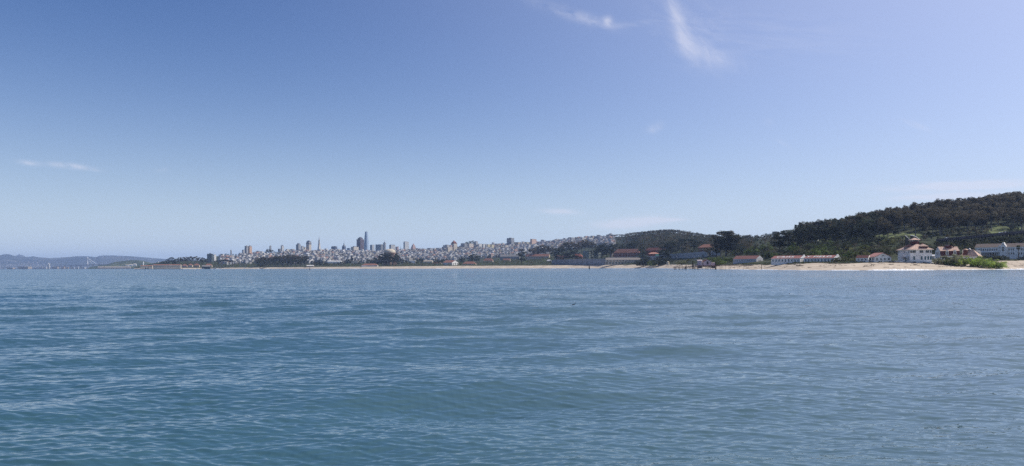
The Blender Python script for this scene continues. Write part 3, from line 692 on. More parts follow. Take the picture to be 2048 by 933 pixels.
row([('broadleaf_tree',1222,488,2300,1.2),('broadleaf_tree',1235,487,2350,1.3),('broadleaf_tree',1252,485,2350,1.3),('broadleaf_tree',1268,483,2350,1.3),('broadleaf_tree',1284,484,2330,1.2),('cypress',1286,494,1990,1.1),('broadleaf_tree',1300,486,2330,1.3),('cypress',1318,487,2100,1.1)], 'trees behind the brick barracks', 'behind the red brick barracks')
row([('dark_shrub',1286,515,1830,1.3),('dark_shrub',1296,514.5,1830,1.3),('cypress',1320,502,1700,1.1),('cypress',1331,500,1690,1.3),('cypress',1340,507,1680,1.0),('dark_shrub',1318,516,1660,1.4),('dark_shrub',1330,516,1660,1.4),('shrub',1306,520,1720,1.2),('cypress',1419,499,1420,.9),('cypress',1426,505,1400,.9),('dark_shrub',1346,520,1640,1.3)], 'dark clumps behind the beach grass', 'between the brick barracks and the pier')
row([('olive_shrub',p,519+random.uniform(-1.5,1.5),1480+random.uniform(-40,40),1.4) for p in (1362,1371,1380,1389,1398,1408)]+[('shrub',p,513+random.uniform(-1,2.5),1040+random.uniform(-30,30),1.4) for p in (1424,1433,1442,1451,1460,1469)], 'olive bushes behind the pier', 'behind the pier house')
row([('olive_shrub',p,t,668,1.35) for p,t in ((1671,515.5),(1682,513),(1694,512.5),(1706,513),(1716,515))], 'olive hedge bushes right of the barracks', 'at the right end of the barracks')
# the bright mass of bushes in front of the dormered houses
row([('grey_shrub',p,t,633,1.3) for p,t in ((1875,516),(1887,512),(1899,508),(1911,509.5))]+[('willow_shrub',p,t,631,1.35) for p,t in ((1893,517),(1905,515),(1918,512),(1930,511),(1942,511.5),(1954,512),(1966,514),(1977,516.5),(1988,518.5),(1998,520.5))], 'bright bushes on the back of the beach', 'in the bright bush mass on the sand')
row([('dark_shrub',1962,508,730,1.2),('dark_shrub',1994,510,715,1.5),('dark_shrub',2006,509.5,715,1.4),('dark_shrub',2044,511,715,1.2),('olive_shrub',2018,519,700,1.2),('olive_shrub',2032,518.5,700,1.2)], 'clipped bushes in front of the long white hall', 'in front of the long white hall')
row([('dark_shrub' if i % 3 else 'broadleaf_tree', p, float(np.interp(p, [1890,2050],[481.5,468.5]))+random.uniform(0, 3.5), 845+random.uniform(-8,8), 1.4) for i, p in enumerate(range(1886, 2056, 9))], 'dark growth below the raised road', 'right below the raised road deck')
row([('palm',1902,480,760,.9),('palm',1930,472,790,1.15),('palm',1943,487,760,.9),('palm',1884,487,760,.8),('fan_palm',2037,490,712,1.0)], 'palms behind the houses', 'behind the houses right of the station')
row([('dark_shrub',1952,496,800,1.2),('shrub',1962,489,830,1.0),('olive_shrub',1981,486,835,1.1)], 'shrubs behind the long white hall', 'behind the long white hall')

# ---- trees across the flats and the far town
row([('old_eucalyptus',p,t,Y,w) for p,t,Y,w in ((1065,496,3000,1.2),(1073,494,3050,1.2),(1082,491,3050,1.3),(1091,490.5,3080,1.3),(1100,492,3050,1.2),(1124,490,2900,1.1),(1131,486,2950,1.2),(1140,482.5,2950,1.3),(1155,487,2900,1.2),(1163,482,3000,1.3),(1170,479.5,3000,1.4),(1178,482,2950,1.2),(1186,486,2900,1.1))]+
    [('cypress',p,t,Y,w) for p,t,Y,w in ((1043,498,2500,1.1),(1110,497,2500,1.0),(1118,495,2500,1.1),(1128,497,2450,1.1),(1139,498,2450,1.2),(1150,495,2450,1.1),(1192,494,2350,1.1),(1204,488,2300,1.2),(1214,486,2300,1.2),(1183,500,2350,1.0))], 'tall trees on the slope above the grey road wall', 'above the grey road wall')
row([('cypress',758,511,2760,1.1),('cypress',764,508,2760,1.1),('cypress',771,506.5,2750,1.2),('cypress',778,507,2740,1.2),('cypress',785,508,2750,1.1),('cypress',791,509,2760,1.0),('cypress',752,515,2770,.9),('cypress',797,517,2770,.8),('eucalyptus',794,506.5,2790,.9)], 'dark trees in front of the domed rotunda', 'in front of the domed rotunda')
L1 = []
for p in np.arange(516, 616, 5.0): L1.append(('old_eucalyptus', float(p), 510+abs(p-580)*.07+random.uniform(-1.5, 3.0), 3260+random.uniform(-60, 60), random.uniform(1.1, 1.5)))
for p in np.arange(520, 616, 9.0): L1.append(('broadleaf_tree', float(p), 520+random.uniform(-2, 2), 3120+random.uniform(-20, 20), random.uniform(1.2, 1.5)))
row(L1, 'broad tree belt behind the east beach', 'in the broad belt behind the beach')
row([('cypress',p,t,2950,1.3) for p,t in ((626,523),(633,520.5),(640,519.5),(646,521),(653,524),(658,527))], 'dark cypress thicket by the beach', 'in the low dark thicket by the thin beach post')
row([('broadleaf_tree',p,t,3150,1.3) for p,t in ((668,526),(676,525),(684,523),(692,520),(699,517),(736,519),(743,521),(748,516),(716,521))]+[('conifer',704,510,3150,1.0),('conifer',710,515,3150,1.0)], 'trees left of the domed rotunda', 'between the thicket and the domed rotunda')
row([('broadleaf_tree',p,t,3000,1.2) for p,t in ((804,517),(812,521),(820,523),(834,520),(842,517),(870,517),(877,519),(886,518),(920,517),(926,515),(940,512),(946,508),(954,511))], 'trees on the flats right of the rotunda', 'on the flats right of the domed rotunda')
row([('umbrella_pine',p,t,3330,1.1) for p,t in ((437,520),(444,519),(451,518.5),(458,519.5),(464,521))], 'flat-topped pines at the marina', 'at the left end of the town shore')
row([('cypress',337,515.5,3500,1.1),('cypress',345,514.5,3500,1.2),('broadleaf_tree',351,518,3500,1.1),('old_eucalyptus',359,515,3550,1.1),('old_eucalyptus',366,514,3550,1.2),('old_eucalyptus',374,514,3560,1.2),('old_eucalyptus',382,513,3560,1.3),('old_eucalyptus',391,513,3560,1.3),('old_eucalyptus',399,515,3560,1.2),('broadleaf_tree',406,515,3560,1.2),('broadleaf_tree',413,517,3560,1.0),('dark_shrub',324,524,3480,1.3),('dark_shrub',330,523.5,3480,1.2),('cypress',360,531,3280,.8)], 'trees on the headland above the pier sheds', 'on the headland above the pier sheds')
row([('broadleaf_tree',p,t,4550,1.3) for p,t in ((438,513),(444,511),(450,511),(456,509),(466,508),(472,508.5),(478,511))], 'trees round the hilltop column', 'around the slim column on its hilltop')
row([('broadleaf_tree',p,t,4550,1.3) for p,t in ((533,501),(537,498),(544,500),(549,503),(554,504))], 'trees on the green knoll', 'on the knoll with the small grey tower')
row([('broadleaf_tree',p,t,4700,1.2) for p,t in ((652,503),(658,502.5),(887,497.5),(893,497),(932,484.5),(938,482.5),(946,481.5),(952,484))], 'trees on the far ridge', 'among the buildings on the far ridge')

# ================================================================== FAR SHORE THINGS
w_white = mat('white_paint', (.82, .79, .74), vary=.06, scale=.4, rough=.7); w_cream = mat('cream_stucco', (.60, .53, .42), vary=.08, scale=.3, rough=.85)
w_tan = mat('tan_stucco', (.52, .43, .32), vary=.08, scale=.3, rough=.85); glassd = mat('dark_glass', (.03, .035, .04), rough=.15, spec=.6, vary=.1)
tile = mat('red_roof_tiles', (.30, .14, .10), vary=.22, scale=1.2, rough=.85); tile_p = mat('pale_roof_tiles', (.56, .38, .29), vary=.15, scale=1.2, rough=.85)
tile_d = mat('dark_red_shingles', (.13, .045, .040), vary=.2, scale=1.5, rough=.85); steel = mat('grey_steel', (.35, .36, .37), vary=.1, rough=.5, metal=.4)
wood_d = mat('dark_weathered_wood', (.055, .042, .036), vary=.3, scale=2, rough=.9); conc = mat('grey_concrete', (.30, .30, .30), vary=.12, scale=.15, rough=.9)
grey_roof = mat('grey_roofing', (.26, .25, .24), vary=.12, scale=.4, rough=.9); pinkw = mat('pink_stucco', (.56, .42, .38), vary=.08, scale=.3, rough=.85)
brick = mat('red_brick', (.24, .085, .062), vary=.2, scale=1.0, rough=.9)

def seat(px, yb, Y, z0, label):
    """stand a near building where the ground shows at its foot row"""
    if Y > 3000 or z0 is not None or 'pier' in label or 'pink shed' in label: return Y
    return Yrow(px, yb, 1, 6)
def block(name, label, px0, px1, yt, yb, Y, m, split=.4, deg=55, roofm=None, group=None, extra=None, top=1.0, cat='building', z0=None, body='tower_body'):
    """a building that fills px0..px1 and rises to row yt; split = share of its width taken by the face turned from the sun"""
    Y = seat((px0+px1)/2, yb, Y, z0, label); pc = (px0+px1)/2; al = math.atan((pc-1024)/F); W_ = (px1-px0)/F*Y*math.cos(al); th = R(deg)
    d = max(2, split*W_/math.sin(th)); w = max(2, (1-split)*W_/math.cos(th))
    zb = zat(pc, yb, Y) if z0 is None else z0; zt = zat(pc, yt, Y); h = zt-zb
    e = empty(name, P(pc, yb, Y), rel(pc, deg), label, cat, group); e.location.z = zb
    b = MB(); b.box(-w/2, w/2, -d/2, d/2, 0, h, m, top); b.box(-w/2*top-.2, w/2*top+.2, -d/2*top-.2, d/2*top+.2, h+.02, h+min(1.4, h*.03), roofm or conc)
    b.build(body, e)
    if extra: extra(e, w, d, h)
    return e
def penthouse(fr=.5, hh=5, m=None, name='rooftop_box'):
    def f(e, w, d, h):
        b = MB(); b.box(-w*fr/2, w*fr/2, -d*fr/2, d*fr/2, h, h+hh, m or conc); b.build(name, e)
    return f

# low buildings and ships' sheds under the far hills
FY = 9000
fw = facade('far_white_wall', (.62, .61, .58), (.15, .16, .18), 6, 9); ft = facade('far_tan_wall', (.52, .42, .32), (.16, .14, .12), 6, 9)
for (a, b_, t, bb, m, lb) in ((36.5,64,533.8,538,ft,'long tan waterfront hall with a row of dark bays, on the far shore'),(80,86,534,537.8,fw,'small white shed left of the twin white towers'),(86.5,94.5,534.6,537.8,fw,'low white hall just left of the twin white towers'),
                           (106,118,534.2,537.8,ft,'pinkish low hall just right of the twin white towers'),(122,130,534.0,537.8,ft,'pale low hall left of the far bridge tower'),(131,138,535,537.8,ft,'pink low shed left of the far bridge tower'),
                           (143,150,535.2,537.8,fw,'low white quay building beneath the left cables'),(151,158,534.2,537.8,fw,'second white quay building beneath the left cables'),(160,173,534.5,537.8,fw,'white quay building at the foot of the bridge tower'),(14,30,535.8,537.9,ft,'low tan shed at the left edge of the far shore')):
    block('waterfront_building', lb, a, b_, t, bb, FY, m, .7, 20, group='far shore waterfront buildings', z0=2.4, body='hall')
block('apartment_tower', 'left tower of the slim white pair rising alone on the far shore', 95.4, 97.5, 526.3, 537.8, FY, fw, .4, z0=2.4)
block('apartment_tower', 'right tower of the slim white pair rising alone on the far shore', 97.9, 100.1, 527.0, 537.8, FY, fw, .3, z0=2.4)
# small houses on the far slopes, too many and too small to count
def specks():
    g = np.random.default_rng(5); b = MB(); ms = [mat('far_house_white', (.60,.58,.55)), mat('far_house_tan', (.45,.37,.32)), mat('far_house_grey', (.30,.30,.31))]
    dg = bpy.context.evaluated_depsgraph_get(); h = bpy.data.objects['far_hills']
    n = 0
    while n < 1500:
        px = g.uniform(-120, 345); t = g.uniform(0, 1)**1.7; Y = 16500+t*3300; x = (px-1024)/F*Y
        ok, loc, _, _ = h.ray_cast(Vector((x, Y, 2000)), Vector((0, 0, -1)))
        if not ok or loc.z < 1: n += 1; continue
        if vnoise(x/900, Y/500, 9) < -.15+t*.45: 
            n += 1; continue
        w, d, hh = g.uniform(12, 28), g.uniform(10, 18), g.uniform(6, 12); a = g.uniform(0, 3)
        k = len(b.v); b.box(x-w/2, x+w/2, Y-d/2, Y+d/2, loc.z-4, loc.z+hh, ms[int(g.integers(0, 3))]); n += 1
    o = b.build('distant_houses'); tag(o, kind='stuff')
specks()
# the far bridge with one tall white tower
def bridge():
    Y = 9400; e = empty('suspension_bridge', P(174.5, 537.9, Y), 0, 'far white suspension bridge with one tall tower and fanned cables', 'bridge'); e.location.z = 0
    o = e.location
    def q(px, y, dy=0): v = P(px, y, Y); return (v.x-o.x, dy, v.z)
    bw = mat('bridge_white', (.85, .85, .84), vary=.05); bd = mat('bridge_deck_grey', (.22, .22, .24), vary=.1)
    b = MB(); v0, v1 = q(174.5, 538), q(174.5, 514.4)
    for s in (-1, 1): b.cyl((v0[0]+s*5.5, 0, v0[2]), (v1[0]+s*4.0, 0, v1[2]), 5.6, 4.8, bw, 6)
    for k in range(8): z = v0[2]+(v1[2]-v0[2])*(.35+.6*k/8); b.box(v0[0]-5, v0[0]+5, -2, 2, z, z+2.5, bw)
    b.build('bridge_tower', e)
    b = MB(); pts = [(60,537.4),(100,535.2),(122,533.2),(150,531.4),(174.5,530.1),(195,529.2),(212,529.2),(232,529.6)]
    for (a, c) in zip(pts[:-1], pts[1:]):
        p, r = q(*a), q(*c); b.poly([(p[0],-10,p[2]-3),(r[0],-10,r[2]-3),(r[0],10,r[2]-3),(p[0],10,p[2]-3),(p[0],-10,p[2]+2),(r[0],-10,r[2]+2),(r[0],10,r[2]+2),(p[0],10,p[2]+2)], [(3,2,1,0),(4,5,6,7),(0,1,5,4),(1,2,6,5),(2,3,7,6),(3,0,4,7)], bd)
    b.build('deck', e)
    for (tx, ty, dy) in ((193.5,529.2,-8),(186,529.6,-8),(194,529.2,8),(160,531,-8),(166,530.8,-8),(160,531,8)):
        b = MB(); t = q(174.5, 515.2); g = q(tx, ty, dy); b.cyl(t, g, 1.2, 1.2, bw, 5); b.build('cable', e)
    for px in (70, 82, 94, 106, 118, 130, 142, 152, 162, 186, 198, 209):
        b = MB(); yd = float(np.interp(px, [p[0] for p in pts], [p[1] for p in pts])); t = q(px, yd); b.box(t[0]-3, t[0]+3, -7, 7, -2, t[2]-2, conc); b.build('pier_column', e)
bridge()
# island things
def shed(name, label, px0, px1, yt, yb, Y, wallm, roofm, roofh=.35, deg=-18, depth=16, parts=None, group=None, cat='building', hip=False, z0=None, over=.4, wname='walls'):
    """long low building: px0..px1 long face, ridge row yt, foot row yb"""
    Y = seat((px0+px1)/2, yb, Y, z0, label); pc = (px0+px1)/2; al = math.atan((pc-1024)/F); W_ = (px1-px0)/F*Y*math.cos(al); th = abs(R(deg)); w = max(3, (W_-depth*math.sin(th))/math.cos(th))
    zb = zat(pc, yb, Y) if z0 is None else z0; h = zat(pc, yt, Y)-zb; he = h*(1-roofh)
    e = empty(name, (0,0,0), rel(pc, deg), label, cat, group); e.location = P(pc, yb, Y); e.location.z = zb
    b = MB(); b.box(-w/2, w/2, -depth/2, depth/2, -3.0, he, wallm); b.build(wname, e)
    b = MB(); 
    if hip: b.hip(-w/2-over, w/2+over, -depth/2-over, depth/2+over, he+.01, h, roofm)
    else:
        b.gable(-w/2-.15, w/2+.15, -depth/2-over, depth/2+over, he+.01, h, roofm, endm=wallm)
    b.build('roof', e)
    if parts: parts(e, w, depth, he, h)
    return e
def windows(e, w, depth, z, ww, hh, xs, glass=None, face='front', name='window', frame=None):
    gm_, fm = glass or glassd, frame or w_white
    for x in xs:
        b = MB()
        if face == 'front':
            b.box(x-ww/2-.14, x+ww/2+.14, -depth/2-.07, -depth/2+.02, z-.14, z+hh+.14, fm); b.box(x-ww/2, x+ww/2, -depth/2-.11, -depth/2-.03, z, z+hh, gm_)
        elif face == 'left':
            b.box(-w/2-.07, -w/2+.02, x-ww/2-.14, x+ww/2+.14, z-.14, z+hh+.14, fm); b.box(-w/2-.11, -w/2-.03, x-ww/2, x+ww/2, z, z+hh, gm_)
        else:
            b.box(w/2-.02, w/2+.07, x-ww/2-.14, x+ww/2+.14, z-.14, z+hh+.14, fm); b.box(w/2+.03, w/2+.11, x-ww/2, x+ww/2, z, z+hh, gm_)
        b.build(name, e)
shed('terminal_building', 'long low tan building along the foot of the green island', 196, 262, 533.6, 538, 7150, ft, mat('tan_roof', (.40,.34,.28)), .3, -4, 60, z0=2)
b = MB(); v0, v1 = P(176, 538, 7000), P(282, 538, 7000); b.box(v0.x, v1.x, 6990, 7080, -2, 3.0, mat('rock_shore', (.07,.065,.06), vary=.3, scale=.05)); tag(b.build('causeway'), kind='structure')
for (a, c, t, bb, lb) in ((251,258,529.8,532.4,'leftmost white house of the row on the island slope'),(258.5,266,528.6,532.2,'middle white house of the row on the island slope'),(266.5,273,527.6,531.4,'rightmost white house of the row on the island slope')):
    shed('island_house', lb, a, c, t, bb, 7300, w_white, w_cream, .35, -15, 14, group='white houses on the island slope')
block('lighthouse_tower', 'thin white tower standing right of the island hill', 286, 287.6, 524, 532, 7200, w_white, .4, extra=penthouse(.5, 4, glassd, 'lantern'), body='shaft')
block('white_building', 'small pointed white building at the right foot of the far hills', 314.5, 318.5, 523.6, 527, 7800, w_white, .5, top=.4, body='hall')

# pier sheds and the headland
def fm_parts(nx, rows):
    def f(e, w, d, he, h):
        for (z, hh, nn) in rows:
            windows(e, w, d, z, w/nn*.42, hh, [(-w/2+w*(i+.5)/nn) for i in range(nn)])
    return f
shed('pier_shed', 'shorter tan pier shed with a dark doorway, left of the windowed one', 281, 306, 531.0, 537.6, 3220, w_cream, tile, .18, -6, 20, z0=1.6, parts=lambda e,w,d,he,h: windows(e, w, d, 0, 5.0, 5.5, [-w*.06, w*.12], name='doorway'))
shed('pier_shed', 'long tan pier shed with two rows of small windows', 306.5, 363, 529.3, 537.5, 3220, w_cream, tile, .16, -6, 24, z0=1.6, parts=fm_parts(20, ((2.6, 2.6, 20), (8.4, 2.8, 20))))
b = MB(); v0, v1 = P(270, 538, 3190), P(366, 538, 3190); b.box(v0.x, v1.x, 3190, 3250, -2, 1.55, conc); b.box(v0.x, v1.x, 3187, 3189.8, -2, .6, wood_d); tag(b.build('quay', None), 'low grey quay carrying the two tan pier sheds', 'quay')
for (a, c, t, bb, wm_, lb) in ((364,375,528.8,536,pinkw,'pink harbour building with a red roof just right of the long pier shed'),(376,386,527.8,535.5,w_cream,'cream harbour building with a red roof, second right of the pier shed'),(387,400,527.8,536,w_tan,'tan harbour building with a red roof beside the sailboat masts'),(410,425,528.0,536,w_tan,'orange-roofed low house below the dark green block tower')):
    shed('harbour_building', lb, a, c, t, bb, 3380, wm_, tile, .4, -12, 16, group='red-roofed harbour buildings', parts=lambda e,w,d,he,h: windows(e, w, d, he*.5, 1.6, 1.8, [w*(i-2)/5.5 for i in range(5)]), hip=True)
shed('boat_shed', 'dark low boat shed at the waterside below the orange-roofed house', 404, 421, 531, 537.4, 3290, mat('dark_green_boards', (.05,.065,.07)), grey_roof, .4, -8, 12)
def boat(px, y, Y, L, mast, label):
    e = empty('sailboat', P(px, y, Y), random.uniform(-.4, .4), label, 'sailboat', 'sailboats in the marina'); e.location.z = .1
    b = MB(); n = 9; pts = []
    for i in range(n):
        t = i/(n-1); wd = L*.14*math.sin(math.pi*min(1, t*1.0+.16))**.7; x = -L/2+L*t
        pts += [(x, -wd, 1.1+.3*t), (x, wd, 1.1+.3*t), (x, 0, -.5)]
    fs = []
    for i in range(n-1): a = i*3; fs += [(a,a+3,a+5,a+2),(a+1,a+2,a+5,a+4),(a,a+1,a+4,a+3)]
    b.poly(pts, fs, w_white); b.build('hull', e)
    b = MB(); b.box(-L*.15, L*.15, -L*.07, L*.07, 1.2, 2.0, w_white, .8); b.build('cabin', e)
    b = MB(); b.cyl((L*.05, 0, 1), (L*.05, 0, mast), .16, .10, steel, 6); b.cyl((L*.05, 0, 2.6), (-L*.35, 0, 2.8), .1, .08, steel, 5); b.build('mast', e)
for px, mh, lb in ((402.3, 25, 'tallest sailboat mast in the marina, in front of the pale harbour buildings'), (406.8, 23, 'moored sailboat second from the left in the marina'), (395, 15, 'leftmost moored sailboat, near the pier shed'), (429, 14, 'moored sailboat under the dark green block tower'), (376, 12, 'moored sailboat beside the long pier shed')):
    boat(px, 537.8, 3240, 12, mh, lb)

# ---- towers of the town (left to right)
G = lambda n, w, g=(.10,.11,.13), fh=3.6, bay=4.0, wf=.5, hf=.5: facade('wall_'+n, w, g, fh, bay, wf, hf)
f_green = G('green_glass', (.10,.13,.13), (.05,.07,.08)); f_wht = G('white', (.62,.61,.58)); f_lg = G('light_grey', (.46,.46,.46)); f_mg = G('mid_grey', (.30,.31,.33)); f_br = G('orange_brown', (.46,.29,.19), wf=.3)
f_bg = G('beige', (.52,.46,.38), wf=.4); f_dk = G('dark', (.12,.13,.16), (.05,.06,.09)); f_blue = G('dark_blue', (.10,.13,.20), (.05,.07,.13)); f_red = G('dark_red', (.12,.075,.085), (.045,.04,.055), 4, 3, .45, 1.0)
f_pink = G('pink', (.50,.33,.30)); f_yel = G('yellow', (.60,.53,.34)); f_tan = G('tan', (.50,.42,.33), wf=.4); f_or = G('salmon', (.58,.40,.31), wf=.4); f_glass = G('pale_blue_glass', (.30,.37,.47), (.20,.28,.40), 4.5, 2.0, .6, .7)
TW = [
 ('dark green glass block of flats rising above the headland trees', 414,426.5,508.6,527,3700,f_green,.75,25,penthouse(.35,4)),
 ('narrow white block attached right of the dark green one', 426.8,432.5,510,524,3720,f_wht,.3,55,None),
 ('low grey slab left of the brown-sided tower', 484,490,500.5,516,4600,f_lg,.5,50,None),
 ('tall grey slab with a dark side, left of the brown-sided tower', 489.3,497.6,493,517,4560,f_mg,.45,50,penthouse(.4,5)),
 ('tall tower with an orange-brown sunlit side', 496.5,504,493.4,516,4500,f_br,.35,55,penthouse(.5,7)),
 ('beige flat block right of the brown-sided tower', 515,525,504,517,4500,f_bg,.4,50,penthouse(.3,4)),
 ('small grey tower standing on the green knoll', 539,543,492.6,505,4750,f_mg,.4,50,penthouse(.5,4)),
 ('short dark grey block left of the narrow stepped tower', 556,562,498.4,512,4700,f_mg,.6,50,None),
 ('narrow grey-white tower with a dark stepped top', 561.5,568,492.6,512,4680,f_lg,.35,55,penthouse(.6,6,f_dk)),
 ('beige apartment row, left block, below the skyline gap', 571.5,580,499.4,511,4700,f_bg,.3,55,None),
 ('beige apartment row, right block, below the skyline gap', 580.5,590,499.0,511,4720,f_tan,.4,55,None),
 ('grey twin-topped tower left of the dark-crowned one', 592,602,489.8,512,4800,f_mg,.5,50,penthouse(.5,9,f_dk)),
 ('pale tower between the twin-topped and dark-crowned ones', 602.5,607.5,493,512,4850,f_lg,.4,50,None),
 ('low beige tower tucked left of the dark-crowned tower', 607.5,612.5,495,512,4800,f_bg,.4,50,None),
 ('dark blue square office block with a flat roof', 662.5,674.7,494,512,5600,f_blue,.65,40,penthouse(.8,4,f_dk)),
 ('blue-grey low office block right of the spired tower', 693.8,703,497,512,5500,f_glass,.6,45,None),
 ('wide light tan office block left of the two tallest towers', 702,717.5,494.6,512,5300,f_bg,.35,55,penthouse(.5,6)),
 ('pale grey block just right of the tallest tower', 740,749,490.5,512,5800,f_lg,.5,50,None),
 ('wide grey block right of the tallest tower', 751,766.5,489.8,512,5700,f_mg,.7,35,None),
 ('grey block with a dark cap above the domed rotunda', 778.5,790.5,491.2,512,5600,f_lg,.3,55,penthouse(.95,5,f_dk)),
 ('dark reddish low block right of the rotunda dome', 791,797.5,494,512,5600,f_pink,.6,45,None),
 ('tall pale grey slab between the dome and the pink tower', 807,818,484.4,512,5400,f_lg,.25,58,penthouse(.8,3)),
 ('narrow grey block left of the stepped pink tower', 815,823,499,517,4600,f_mg,.5,50,None),
 ('wide grey block in front of the stepped pink tower', 827,838.5,503,517,4500,f_lg,.45,50,None),
 ('brown block under the small reddish dome', 840,853,500.5,515,4500,f_tan,.5,50,None),
 ('grey block right of the small reddish dome', 853.5,868,497.5,515,4600,f_mg,.5,50,None),
 ('dark grey flat block on the ridge', 868.5,884,497,513,4650,f_mg,.6,45,None),
 ('white-grey tower left of the red-peaked tower', 886,902,491.4,510,4500,f_lg,.5,50,penthouse(.5,4)),
 ('beige block in front of the red-peaked tower', 892,905,495,511,4400,f_bg,.3,55,None),
 ('grey block right of the red-peaked tower', 921.5,934,487.4,508,4500,f_mg,.6,45,None),
 ('pale beige block under the ridge trees', 935,947,488,505,4450,f_bg,.3,55,None),
 ('grey block with an angled roof right of the ridge trees', 949,956,483.5,503,4600,f_lg,.5,50,None),
 ('tall white slab among yellow flats', 957,964,488.4,506,4350,f_wht,.2,58,None),
 ('white slab, right twin, among yellow flats', 964.5,970,489,506,4350,f_wht,.4,55,None),
 ('yellow flats left of the grey block, on the ridge', 973.5,980.5,489.4,504,4400,f_yel,.3,55,None),
 ('yellow flats, second of the pair on the ridge', 981,988,490,504,4400,f_yel,.35,55,None),
 ('grey flats right of the yellow pair', 989,999,490,504,4500,f_mg,.5,50,None),
 ('pale green flats left of the dark twin-faced tower', 1008.5,1017,491,500,4350,f_bg,.3,55,None),
 ('tall tower with a dark left face and a pale right face', 1013.5,1028.5,477.2,497,4550,f_mg,.6,48,penthouse(.4,4)),
 ('brown flats just right of the dark twin-faced tower', 1028.5,1042,485.2,497,4600,f_tan,.6,50,None),
 ('tan flats left of the pink-orange tower', 1043,1049,484,496,4600,f_bg,.4,50,None),
 ('yellow-tan flats beside the pink-orange tower', 1050,1058.5,485,496,4600,f_yel,.4,50,None),
 ('pink-orange tower with a taller dark edge', 1060.5,1073,479,494,4500,f_or,.28,56,None),
 ('pale long low house below the pink-orange tower', 1062,1077,490.4,494.5,4100,f_wht,.4,40,None),
 ('large white box-shaped house near the hilltop', 1174,1186.5,476.2,486,3900,f_wht,.35,52,None),
 ('cream house with a flat top at the very hilltop', 1181,1190,472.2,479,4150,f_bg,.5,48,None),
 ('grey house left of the large white box-shaped house', 1140,1147,475.8,486,4050,f_mg,.4,52,None),
 ('white house on the hillside left of the hilltop', 1160,1172,475.5,484,4080,f_wht,.4,52,None),
 ('dark gabled mansion row right of the box-shaped house', 1188,1204,473.4,486,4000,f_mg,.5,48,None),
 ('grey apartment block poking above the trees on the low ridge', 1544.5,1554.5,464,478,1900,f_lg,.7,30,None),
]
for (lb, a, c, t, bb, Y, m, s_, dg, ex) in TW:
    block('apartment_block' if Y < 5000 else 'office_tower', lb, a, c, t, bb, Y, m, s_, dg, extra=ex)
def crown(e, w, d, h):
    b = MB(); b.box(-w*.42, w*.42, -d*.42, d*.42, h, h+8, f_dk); b.box(-w*.28, w*.1, -d*.3, d*.3, h+8, h+13, f_dk); b.box(-w*.53, w*.53, -d*.53, d*.53, h-12, h-4, f_dk); b.build('crown', e)
    b = MB(); b.cyl((0,0,h+13), (0,0,h+17), .5, .3, steel, 5); b.build('mast', e)
block('apartment_tower', 'big grey tower with a dark stepped crown', 612.3, 622.8, 485.6, 512, 4700, f_bg, .55, 50, extra=crown)
def pyramid():
    Y = 5940; e = empty('pyramid_tower', P(638.3, 505, Y), rel(638, 42), 'slender white pyramid tower with a needle spire', 'tower'); z0 = zat(638.3, 508, Y); e.location.z = z0
    hb = zat(638.3, 481, Y)-z0; ht = zat(638.3, 473, Y)-z0; w = 10.5/F*Y*.72; m = G('pyramid_white', (.62,.57,.50), (.30,.28,.26), 3.6, 3, .4, .4)
    b = MB(); b.box(-w/2, w/2, -w/2, w/2, -40, hb, m, .22); b.build('tower_body', e)
    b = MB(); b.box(-w*.11, w*.11, -w*.11, w*.11, hb, ht, mat('spire_grey', (.45,.45,.46)), .08); b.build('spire', e)
    for s in (-1, 1):
        b = MB(); b.box(-w*.08, w*.08, s*w*.13, s*w*.26, hb*.42, hb*1.02, m, .6); b.build('wing', e)
pyramid()
def small_dome():
    Y = 4800; e = empty('observatory_dome', P(644.6, 503, Y), 0, 'small round white dome right of the pyramid tower', 'dome'); r = 1.9/F*Y
    b = MB(); b.lathe([(r, -6), (r, 8), (r*.98, 10)], f_wht, 16); b.build('drum', e)
    b = MB(); b.lathe([(r*1.02*math.cos(a), 10.1+r*math.sin(a)) for a in np.linspace(0, 1.5, 8)], w_white, 16); b.build('dome', e, smooth=True)
small_dome()
def spired(e, w, d, h):
    b = MB(); b.hip(-w/2, w/2, -d/2, d/2, h+1, h+16, f_dk); b.box(-3, 3, -3, 3, h+10, h+24, f_dk, .5); b.build('peaked_roof', e)
    b = MB(); b.cyl((0,0,h+22), (0,0,h+46), .8, .35, steel, 5); b.build('antenna', e)
block('office_tower', 'dark blue tower with a peaked top and a thin antenna', 684, 692, 493.4, 512, 5600, f_blue, .5, 48, extra=spired)
def bofa(e, w, d, h):
    b = MB(); b.box(-w*.34, w*.34, -d*.34, d*.34, h, h+13, f_red); b.box(-w*.2, w*.22, -d*.2, d*.2, h+13, h+19, f_red); b.build('stepped_crown', e)
block('office_tower', 'tall dark red-brown tower beside the tallest one', 713.2, 728.2, 479.6, 512, 5900, f_red, .5, 48, extra=bofa)
